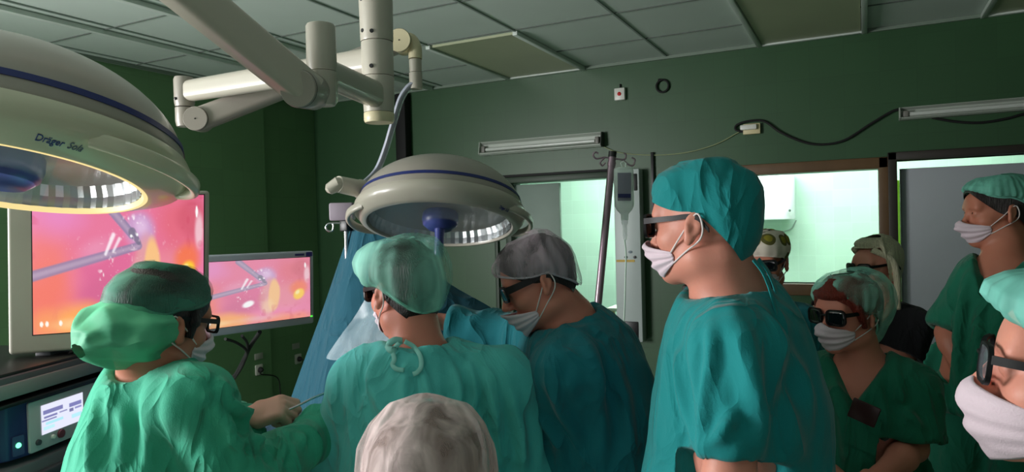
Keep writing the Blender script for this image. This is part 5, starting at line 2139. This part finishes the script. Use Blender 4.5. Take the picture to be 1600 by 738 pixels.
# --- tall man standing in the middle, in profile
H5 = Head(at(1102, 347, 1.42), cvr(1102, -.90, -.03, .43), s=1.0)
J, f5, r5 = stand_joints(H5, cv(-.96, 0, .28), 1.84, neck=at(1150, 470, 1.44), sh_w=.19)
J['pelvis'] = at(1152, 830, 1.46)
legs(J, f5, r5)
J['chest'] = J['neck'] * .62 + J['pelvis'] * .38
J['sl'] = at(1148, 540, 1.27)
J['el'] = at(1140, 745, 1.22); J['wl'] = at(1090, 900, 1.20)
p5, T5 = make_person('p5', H5, J, 'tall man in teal scrubs and cloth cap, dark glasses and mask', M_skin, h=.0045, tall=1.84, girth=1.15, armr=1.0)
st = [([(1128, 470), (1112, 540), (1102, 620), (1095, 700)], 0.010, .012),
      ([(1170, 540), (1180, 620), (1192, 690)], 0.019, .02),
      ([(1185, 480), (1215, 560), (1230, 650), (1232, 738)], 0.016, .025),
      ([(1210, 520), (1250, 600), (1262, 700)], 0.016, .025),
      ([(1150, 640), (1125, 680), (1100, 700)], 0.010, .012),
      ([(1060, 560), (1070, 640), (1085, 700)], 0.013, .018)]
garment_top(p5, J, T5, M_scrub, girth=1.12, loose=.026, head=H5, strokes=st, noise=.0065, seed=5, neck='round', neck_r=.078, sleeve_frac=.88, h=.008, sleeve_r=.058, sh_r=.062, crink=.2)
trousers(p5, J, T5, M_scrub)
shoes(p5, J, T5['front'])
rg5 = ring_fn(.055, .022, -.085)
cp = obj('cap', cap_surface(H5, rg5, SNUG, lambda a: .012 - .006 * math.cos(a), 9, .003, 140, 5, rough=.003, clear=.008), M_scrub, p5, smooth=180)
ties(cp, H5, ([(.012, -.100, -.078), (.02, -.118, -.11), (.02, -.135, -.17), (.015, -.15, -.25), (.01, -.165, -.33)], [(-.012, -.100, -.078), (-.015, -.12, -.105), (-.03, -.14, -.15), (-.04, -.155, -.22), (-.05, -.165, -.29)]), M_scrub)
face_mask(p5, H5, M_mask, ztop=-.041, nose_lift=.008, seed=5, bulge=.016, azw=1.0)
glasses(p5, H5, w=.056, h=.044, y=.112)

# --- red-haired woman
H8 = Head(at(1326, 488, 2.14), cvr(1330, -.64, -.05, -.76), s=.93)
J, f8, r8 = stand_joints(H8, cv(-.62, 0, -.78), 1.55, neck=at(1347, 560, 2.18), sh_w=.155, sh_drop=.09)
J['el'] = at(1428, 700, 2.06); J['wl'] = at(1372, 745, 1.93)
J['er'] = J['sr'] - UP * .27 + r8 * .03; J['wr'] = at(1330, 765, 1.92)
p8, T8 = make_person('p8', H8, J, 'red-haired woman in green bouffant cap, dark glasses, mask and V-neck scrubs', M_skin2, tall=1.55, h=.005, armr=1.05)
st = [([(1395, 560), (1405, 620), (1400, 690)], 0.013, .015), ([(1370, 600), (1385, 660), (1370, 720)], 0.013, .014),
      ([(1300, 600), (1318, 660), (1322, 720)], 0.013, .016), ([(1412, 640), (1440, 670)], 0.010, .012)]
garment_top(p8, J, T8, M_scrub_g, girth=1.15, loose=.028, head=H8, strokes=st, noise=.007, seed=8, neck='v', neck_r=.085, vdepth=.15, sleeve_frac=.88, sleeve_r=.085)
trousers(p8, J, T8, M_scrub_g)
shoes(p8, J, T8['front'])
hair_shell(p8, H8, ring_fn(.060, .0, -.07), M_hair_red, grow=.006, rough=.004, seed=3)
for q in (-1, 1):
    obj('hair_lock', MB().tube(bez([H8.p(q * .060, .062, .062), H8.p(q * .074, .045, .02), H8.p(q * .078, .03, -.015), H8.p(q * .076, .02, -.04)], 5), [.016] * 6 + [.012] * 5 + [.008] * 5, 10), M_hair_red, p8, smooth=180)
obj('hair_fringe', MB().tube(bez([H8.p(-.058, .070, .070), H8.p(-.02, .088, .066), H8.p(.02, .088, .066), H8.p(.058, .070, .070)], 6), .016, 10), M_hair_red, p8, smooth=180)
rg8 = ring_fn(.098, .002, -.135)
cp = obj('bouffant_cap', cap_surface(H8, rg8, BOUF, lambda a: .036 - .044 * math.cos(a), 26, .004, 160, 8), M_capg, p8, smooth=180)
band_tube(cp, H8, rg8, mat('elastic_green', (120, 196, 176), .8), r=.0035)
face_mask(p8, H8, M_mask, seed=8, ztop=-.030, bulge=.013)
glasses(p8, H8, w=.063, h=.048, y=.110)
ph = at(1350, 645, 1.985)
o = obj('phone', MB().box(ph, (.075, .008, .06), .004, axes=(nz(r8 * -1 + UP * -.35), f8, nz(UP - r8 * .35))), mat('dark_red_phone', (50, 20, 22), .35), origin=tuple(ph))
tag(o, 'dark red phone sticking out of the breast pocket of the red-haired woman', 'phone')

def pocket(T_, pts, m, parent, lift=.004):
    """a patch pocket lying on the cloth; pts: four picture corners, clockwise from the upper left"""
    a, b, c, d = [np.array(q, float) for q in pts]
    G = []
    for v in np.linspace(0, 1, 9):
        row = []
        for u in np.linspace(0, 1, 9):
            q = (a * (1 - u) + b * u) * (1 - v) + (d * (1 - u) + c * u) * v
            row.append(surf(T_['bvh'], q[0], q[1], lift))
        G.append(row)
    if all(q is not None for r_ in G for q in r_):
        obj('pocket', MB().sheet(np.array(G), .003), m, parent, smooth=60)


pocket(T8, ((1326, 640), (1378, 660), (1366, 712), (1318, 690)), M_scrub_g, p8)

# --- centre surgeon seen from behind
H2 = Head(at(634, 452, 1.84), cvr(640, -.50, -.10, .86), s=1.03)
J, f2, r2 = stand_joints(H2, cv(-.10, 0, 1), 1.76, neck=at(655, 545, 1.80), sh_w=.19)
J['sl'] = at(562, 600, 1.82); J['sr'] = at(782, 598, 1.80)
J['el'] = at(528, 735, 1.93); J['wl'] = at(555, 722, 2.16)
J['er'] = at(812, 742, 1.86); J['wr'] = at(712, 722, 2.10)
J['pelvis'] = at(664, 880, 1.80)
J['chest'] = J['neck'] * .62 + J['pelvis'] * .38
legs(J, f2, r2)
p2, T2 = make_person('p2', H2, J, 'surgeon seen from behind, green gown tied at the neck and green bouffant cap', M_skin2, tall=1.76, girth=1.1)
b = 1.70
st = [([(652, 560), (668, 610), (690, 670), (706, 738)], 0.019, .014),
      ([(640, 560), (632, 620), (640, 680)], 0.013, .014),
      ([(700, 560), (716, 610), (712, 660), (720, 730)], 0.016, .012),
      ([(735, 575), (742, 620), (730, 655)], 0.016, .012),
      ([(760, 590), (776, 650), (780, 720)], 0.016, .014),
      ([(600, 555), (582, 590), (600, 640), (614, 668)], 0.014, .016),
      ([(555, 580), (552, 650), (560, 725)], 0.013, .018),
      ([(800, 620), (815, 680), (820, 738)], 0.014, .014),
      ([(680, 590), (690, 640), (684, 700)], 0.011, .010)]
garment_top(p2, J, T2, M_gown2, name='surgical_gown', girth=1.2, loose=.030, head=H2, strokes=st, noise=.008, seed=2, neck='round', neck_r=.080, sleeve='long', longhem=.45, h=.009)
shoes(p2, J, T2['front'])
trousers(p2, J, T2, M_scrub_g)
hair_shell(p2, H2, ring_fn(.060, -.015, -.092), M_hair_dk, grow=.002, rough=.002, seed=12)
rg2 = ring_fn(.060, .014, -.062)
cp = obj('bouffant_cap', cap_surface(H2, rg2, BOUF, lambda a: .030, 13, .008, 180, 22, rough=.006), M_capg, p2, smooth=180)
band_tube(cp, H2, rg2, mat('elastic_green', (120, 196, 176), .8), r=.0035)
face_mask(p2, H2, M_mask, seed=2)
glasses(p2, H2, w=.056, h=.042, y=.112)
# neck ties in a bow
M_tape = mat('tape_cotton_lit', (150, 222, 214), .8)  # same fabric as the gown, light on the ties put into a paler colour


def tape(pts, m, T_, w=.006, parent=None, lift=.006):
    c_, last = [], None
    for x, y, l in [tuple(q) for q in bez(pts, 5)][::-1]:
        d = nz(ray(x, y))
        hit = T_['bvh'].ray_cast(Vector(EYE), Vector(d), 12)
        t = hit[3] if hit[0] is not None else None
        if t is None or (last is not None and t > last + .03):      # the tie stands clear of the collar here
            t = last
        if t is None:
            continue
        last = t
        c_.append(EYE + d * (t - lift - l))
    P = []
    for i, q in enumerate(c_):
        t = nz(c_[min(i + 1, len(c_) - 1)] - c_[max(i - 1, 0)])
        n = nz(EYE - q)
        wv = nz(np.cross(t, n) + n * .25)
        P.append([q + wv * k for k in (-w, 0, w)])
    return obj('gown_tie', MB().sheet(np.array(P), .003), m, parent, smooth=180)


tape([(606, 545, .0), (612, 536, .006), (624, 533, .012), (638, 530, .014), (650, 516, .02), (662, 508, .024), (664, 518, .024), (650, 524, .02), (632, 533, .014)], M_tape, T2, w=.0085, parent=p2, lift=.012)
tape([(630, 533, .014), (616, 532, .02), (606, 540, .02), (612, 548, .016), (624, 540, .014), (630, 533, .014)], M_tape, T2, w=.0085, parent=p2, lift=.012)
tape([(624, 536, .012), (614, 548, .012), (616, 562, .008), (613, 570, .004), (619, 577, .004), (630, 579, .004)], M_tape, T2, w=.0055, parent=p2, lift=.010)
tape([(632, 534, .014), (646, 542, .012), (656, 556, .010), (658, 572, .006), (652, 582, .006), (645, 585, .004)], M_tape, T2, w=.0055, parent=p2, lift=.010)

# --- surgeon leaning over from the right
H3 = Head(at(842, 438, 1.93), cv(-.93, -.34, -.05), up=UP + cv(.05, 0, .06), s=.98)
J, f3, r3 = stand_joints(H3, cv(-.90, 0, .35), 1.78, neck=at(890, 492, 1.96), sh_w=.19)
J['pelvis'] = at(950, 800, 2.02)
J['sl'] = at(884, 580, 1.80); J['el'] = at(884, 712, 1.90); J['wl'] = at(824, 748, 2.12)
J['sr'] = at(838, 532, 2.14); J['er'] = at(772, 528, 2.24); J['wr'] = at(700, 505, 2.26)
J['chest'] = J['neck'] * .62 + J['pelvis'] * .38
legs(J, f3, r3)
p3, T3 = make_person('p3', H3, J, 'surgeon in dark teal gown and pale bouffant cap leaning left, wearing dark glasses', M_skin2, tall=1.78, girth=1.15, hands={'r': dict(n=-UP, curl=.7)})
st = [([(900, 520), (930, 580), (940, 660), (935, 738)], 0.016, .022),
      ([(860, 600), (880, 650), (905, 690)], 0.016, .016),
      ([(950, 540), (975, 620), (985, 700)], 0.014, .02),
      ([(840, 640), (870, 690), (880, 735)], 0.014, .015)]
garment_top(p3, J, T3, M_scrub_d, name='surgical_gown', girth=1.35, loose=.032, head=H3, strokes=st, noise=.008, seed=33, neck='round', neck_r=.085, sleeve='long', longhem=.45, h=.009)
shoes(p3, J, T3['front'])
trousers(p3, J, T3, M_scrub_g)
hair_shell(p3, H3, ring_fn(.070, -.004, -.080), M_hair_bk, grow=.002, rough=.002, seed=13)
rg3 = ring_fn(.052, .016, -.052)
cp = obj('bouffant_cap', cap_surface(H3, rg3, BOUF, lambda a: .006 - .010 * math.cos(a), 15, .006, 180, 31, rough=.005), M_capw, p3, smooth=180)
band_tube(cp, H3, rg3, mat('elastic_white', (200, 190, 200), .8), r=.003)
face_mask(p3, H3, M_mask, seed=31, ztop=-.056, zbot=-.138, bulge=.014, nose_lift=.004, azw=1.0, pleat=.003)
glasses(p3, H3, w=.060, h=.040, y=.110, temple_h=.010)

# --- scrub nurse at the left, seen from behind
H1 = Head(at(249, 501, 1.60), cvr(256, .82, -.16, .56), up=UP + cv(.08, 0, .03), s=1.04)
J, f1, r1 = stand_joints(H1, cv(.86, 0, .50), 1.64, neck=at(242, 580, 1.62), sh_w=.17)
J['pelvis'] = at(212, 860, 1.60)
J['chest'] = J['neck'] * .60 + J['pelvis'] * .40
J['sr'] = at(308, 632, 1.49); J['er'] = at(380, 768, 1.56); J['wr'] = at(506, 662, 1.90)
J['sl'] = at(220, 612, 1.80); J['el'] = at(310, 725, 1.86); J['wl'] = at(386, 655, 1.84)
legs(J, f1, r1)
p1, T1 = make_person('p1', H1, J, 'scrub nurse in bright green gown and dark hood before the large monitor', M_skin3, tall=1.64, girth=1.05,
                     hands={'l': dict(d=cv(.95, .28, .1), n=cv(.1, -.75, .6), curl=1.25, thumb=.9), 'r': dict(d=cv(.85, .1, .5), n=cv(.2, -.9, .3), curl=.5)})
st = [([(170, 560), (150, 620), (145, 690), (140, 738)], 0.016, .016),
      ([(250, 590), (230, 650), (235, 738)], 0.011, .020),
      ([(330, 620), (352, 660), (385, 720)], 0.016, .014),
      ([(345, 600), (375, 640), (405, 680)], 0.016, .012),
      ([(360, 690), (400, 690), (430, 720)], 0.016, .012),
      ([(430, 680), (440, 705), (436, 735)], 0.013, .010),
      ([(460, 650), (468, 680), (470, 700)], 0.013, .010),
      ([(200, 600), (195, 660), (180, 730)], 0.013, .018)]
garment_top(p1, J, T1, M_gown, name='surgical_gown', girth=1.05, loose=.028, head=H1, strokes=st, noise=.009, seed=11, neck='round', neck_r=.075, sleeve='long', longhem=.40, h=.009)
shoes(p1, J, T1['front'])
trousers(p1, J, T1, M_scrub_g)
hair_shell(p1, H1, ring_fn(.058, -.010, -.100), M_hair_bk, grow=.005, rough=.002, seed=14)
for q in (-1, 1):
    obj('hair_lock', MB().tube(bez([H1.p(q * .074, .030, .03), H1.p(q * .079, .028, .0), H1.p(q * .077, .022, -.03)], 5), [.014] * 6 + [.009] * 5, 10), M_hair_bk, p1, smooth=180)
rg1 = ring_fn(.066, .032, -.045)
cp = obj('hood', cap_surface(H1, rg1, [(.02, 1.05), (.28, 1.01), (.52, .93), (.78, .72), (.95, .42), (1.02, .2), (1.01, .03), (1, 0)], lambda a: .004, 20, .003, 180, 41, rough=.003, clear=.009), M_capd, p1, smooth=180)
band_tube(cp, H1, rg1, mat('elastic_dark', (60, 110, 96), .8), r=.004)
# the loose green tail of the hood hanging behind
u_ = np.linspace(0, 1, 40); G = []
for k, t_ in enumerate(np.linspace(0, 1, 34)):
    row = []
    for s_ in u_:
        a_ = math.pi * 2 * s_
        # closed pouch: from the ear-level edge sweeping back and down
        ax0 = H1.p(0, -.020 - .150 * t_, .006 - .060 * t_)
        rw = (.092 + .012 * math.sin(t_ * 3)) * (1 - t_ ** 4 * .75)
        rh = (.070 + .020 * t_) * (1 - t_ ** 4 * .85)
        w = 1 + .06 * math.sin(a_ * 5 + t_ * 4) + .04 * math.sin(a_ * 9 - t_ * 7)
        tilt = H1.z * math.cos(.55) - H1.y * math.sin(.55)
        row.append(ax0 + H1.x * rw * w * math.cos(a_) + tilt * (rh * w * math.sin(a_) - .01))
    G.append(row)
G = np.array(G)
g = G.reshape(-1, 3); G = (g + .007 * vnoise(g, 26, 3)[:, None] * H1.z + .012 * (1 - 2 * np.abs(vnoise(g * A(1, 1, 1.6), 15, 6)))[:, None] * nz(EYE - H1.o)).reshape(G.shape)
obj('hood_tail', MB().sheet(G), veil_mat('hood_tail_green', (92, 192, 150), alpha=.9, streak=12, lo=.8, hi=1.0, stretch=(1, 1, .6)), cp, smooth=180)
glove(p1, J['wl'], cv(.95, .28, .1), cv(.1, -.75, .6), T1['s'], M_latex, 1.25, .9)
glove(p1, J['wr'], cv(.85, .1, .5), cv(.2, -.9, .3), T1['s'], M_latex, .5, .5)
face_mask(p1, H1, M_mask, seed=15)
glasses(p1, H1, w=.050, h=.036, y=.116, lens_m=glass_mat('spectacle_lens', (200, 210, 210), .03, .15))
for q in ('l', 'r'):
    W, d_ = J['w' + q], nz(J['w' + q] - J['e' + q])
inst = bez([at(452, 640, 1.83), at(470, 632, 1.84), at(490, 622, 1.86), at(520, 610, 1.90)], 6)
o = obj('trocar_rod', MB().tube(inst, .003, 8), M_steel, origin=tuple(inst[0]))
tag(o, 'thin steel instrument rod held in the gloved hand of the nurse', 'instrument')

# --- man by the grey door
H9 = Head(at(1557, 330, 2.58), cvr(1545, -.90, -.06, -.42), s=1.0)
J, f9, r9 = stand_joints(H9, cv(-.72, 0, -.62), 1.82, neck=at(1572, 412, 2.53), sh_w=.175, sh_drop=.06)
J['pelvis'] = at(1545, 620, 2.55)
J['chest'] = J['neck'] * .62 + J['pelvis'] * .38
J['sr'] = at(1528, 437, 2.62); J['er'] = at(1482, 520, 2.62); J['wr'] = at(1500, 570, 2.53)
J['el'] = at(1632, 540, 2.40); J['wl'] = at(1566, 575, 2.46)
legs(J, f9, r9)
p9, T9 = make_person('p9', H9, J, 'tall man in dark green scrubs and small green cap standing before the grey door', M_skin3, tall=1.82, girth=1.15)
st = [([(1510, 430), (1500, 500), (1495, 590)], 0.016, .018), ([(1535, 440), (1530, 520), (1520, 600)], 0.013, .018),
      ([(1560, 430), (1562, 500), (1545, 600)], 0.013, .02)]
garment_top(p9, J, T9, M_scrub_g, girth=1.25, loose=.024, head=H9, strokes=st, noise=.008, seed=9, neck='v', neck_r=.085, vdepth=.12, hem=-.06, sleeve_frac=.97, sleeve_r=.072, sh_r=.065)
trousers(p9, J, T9, M_scrub_g)
shoes(p9, J, T9['front'])
hair_shell(p9, H9, ring_fn(.075, -.015, -.085), M_hair_dk, grow=.002, rough=.003, seed=19)
rg9 = ring_fn(.085, .048, -.010)
cp = obj('bouffant_cap', cap_surface(H9, rg9, BOUF, lambda a: .012 - .008 * math.cos(a), 26, .004, 160, 19, rough=.006), veil_mat('bouffant_mint', (120, 200, 178), alpha=.8, streak=22, lo=.6, hi=1.0), p9, smooth=180)
band_tube(cp, H9, rg9, mat('elastic_green', (120, 196, 176), .8), r=.004)
face_mask(p9, H9, M_mask, seed=19, ztop=-.034, bulge=.016)

# --- blonde woman behind the red-haired one
H7 = Head(at(1371, 415, 3.0), cvr(1378, -.70, -.08, -.70), s=.97)
J, f7, r7 = stand_joints(H7, cv(-.55, 0, -.83), 1.62, sh_w=.145, sh_drop=.09)
J['er'] = at(1262, 497, 2.96); J['sr'] = at(1322, 475, 3.08); J['wr'] = at(1280, 560, 2.86)
J['el'] = at(1398, 580, 2.95); J['wl'] = at(1350, 610, 2.80)
p7, T7 = make_person('p7', H7, J, 'blonde woman in black shirt and dark glasses behind the red-haired woman', M_skin, tall=1.62, h=.0055)
garment_top(p7, J, T7, M_blackcloth, name='shirt', loose=.016, head=H7, seed=7, neck='v', neck_r=.08, vdepth=.1, sleeve_frac=.62)
trousers(p7, J, T7, M_blackcloth)
shoes(p7, J, T7['front'])
mb = cap_surface(H7, lambda a: .086 - .24 * (lambda q: q * q * (3 - 2 * q))(min(1, max(0, (abs((a + math.pi) % (2 * math.pi) - math.pi) - .95) / .7))), [(.02, 1.05), (.32, 1.04), (.62, .98), (.9, .78), (1.02, .5), (1.03, .3), (1.02, .1), (.97, 0)], lambda a: .010 - .008 * math.cos(a), 40, .0022, 170, 7, rough=.003, clear=.010)
obj('hair', mb, M_hair_bl, p7, smooth=180)
for q in (-1, 1):
    obj('hair_lock', MB().tube(bez([H7.p(q * .05, .070, .080), H7.p(q * .085, .005, .03), H7.p(q * .090, -.01, -.05), H7.p(q * .085, -.012, -.13), H7.p(q * .08, -.015, -.19)], 6), [.014] * 20 + [.010] * 5, 10), M_hair_bl, p7, smooth=180)
glasses(p7, H7, w=.058, h=.044, y=.114)

# --- person in the patterned cap behind the tall man
def patches_mat():
    t = NT('cap_patches')
    tc = t.n('ShaderNodeTexCoord')
    v = t.n('ShaderNodeTexVoronoi', i_Scale=17.0)
    t.l(tc.outputs['Object'], v.inputs['Vector'])
    r = t.n('ShaderNodeValToRGB')
    e = r.color_ramp.elements
    r.color_ramp.interpolation = 'CONSTANT'
    e[0].position = 0; e[0].color = lin((150, 140, 40))
    e[1].position = .50; e[1].color = lin((226, 214, 198))
    x = r.color_ramp.elements.new(.33); x.color = lin((96, 92, 40))
    t.l(v.outputs['Distance'], r.inputs[0])
    t.l(r.outputs[0], t.b.inputs['Base Color'])
    t.b.inputs['Roughness'].default_value = .8
    return t.m


H6 = Head(at(1195, 408, 2.85), cvr(1198, -.22, -.10, -.97), s=1.0)
J, f6, r6 = stand_joints(H6, cv(-.1, 0, -1), 1.66, sh_w=.165, sh_drop=.08)
p6, T6 = make_person('p6', H6, J, 'person in a cream cap with yellow and green patches behind the tall man', M_skin3, tall=1.66, h=.0055)
garment_top(p6, J, T6, M_scrub_d, loose=.018, head=H6, seed=6, neck='v', vdepth=.1)
trousers(p6, J, T6, M_scrub_d)
shoes(p6, J, T6['front'])
hair_shell(p6, H6, ring_fn(.07, .0, -.08), M_hair_dk, grow=.002)
obj('cap', cap_surface(H6, ring_fn(.035, .012, -.06), SNUG, lambda a: .024, 12, .003, 140, 6, rough=.004, clear=.010), patches_mat(), p6, smooth=180)
face_mask(p6, H6, M_mask, seed=6)
glasses(p6, H6, w=.060, h=.042, y=.110)

# --- woman close by, only the back of her capped head showing at the bottom
H4 = Head(at(668, 772, 1.02), cv(.06, -.30, .95), s=1.0)
J, f4, r4 = stand_joints(H4, cv(0, 0, 1), 1.58, sh_w=.165)
p4, T4 = make_person('p4', H4, J, 'person in white bouffant cap at the bottom edge, seen from behind', M_skin3, tall=1.58)
garment_top(p4, J, T4, M_scrub_g, loose=.02, head=H4, seed=4, neck='round')
trousers(p4, J, T4, M_scrub_g)
shoes(p4, J, T4['front'])
hair_shell(p4, H4, ring_fn(.060, -.02, -.10), M_hair_lt, grow=.003, rough=.004, seed=24)
cp = obj('bouffant_cap', cap_surface(H4, ring_fn(.055, .006, -.085), BOUF, lambda a: .010, 21, .011, 260, 44, rough=.004), M_capw2, p4, smooth=180)

# --- face cut by the right edge
H10 = Head(at(1712, 588, .90), cvr(1640, -1.0, .13, -.04), s=1.07)
J, f10, r10 = stand_joints(H10, cv(-.9, 0, .3), 1.62, sh_w=.155, sh_drop=.09, neck=H10.o - UP * .20 + cv(.10, 0, .06))
p10, T10 = make_person('p10', H10, J, 'person with mask and glasses close up, cut off by the right edge', M_skin, tall=1.62, h=.004)
garment_top(p10, J, T10, M_scrub_g, loose=.02, head=H10, seed=10, neck='v')
trousers(p10, J, T10, M_scrub_g)
shoes(p10, J, T10['front'])
hair_shell(p10, H10, ring_fn(.075, .0, -.08), M_hair_dk, grow=.002)
cp = obj('bouffant_cap', cap_surface(H10, ring_fn(.070, .030, -.075), BOUF, lambda a: .02, 26, .004, 200, 10, rough=.004), veil_mat('bouffant_mint_dense', (126, 206, 190), alpha=.85, streak=24, lo=.7, hi=1.0), p10, smooth=180)
face_mask(p10, H10, M_mask, seed=10, bulge=.024, nose_k=.35, nose_lift=.004, ztop=-.030, zbot=-.132, azw=1.05, pleat=.0025)
glasses(p10, H10, w=.052, h=.046, y=.114, lens_m=glass_mat('spectacle_lens_b', (180, 190, 200), .03, .12))
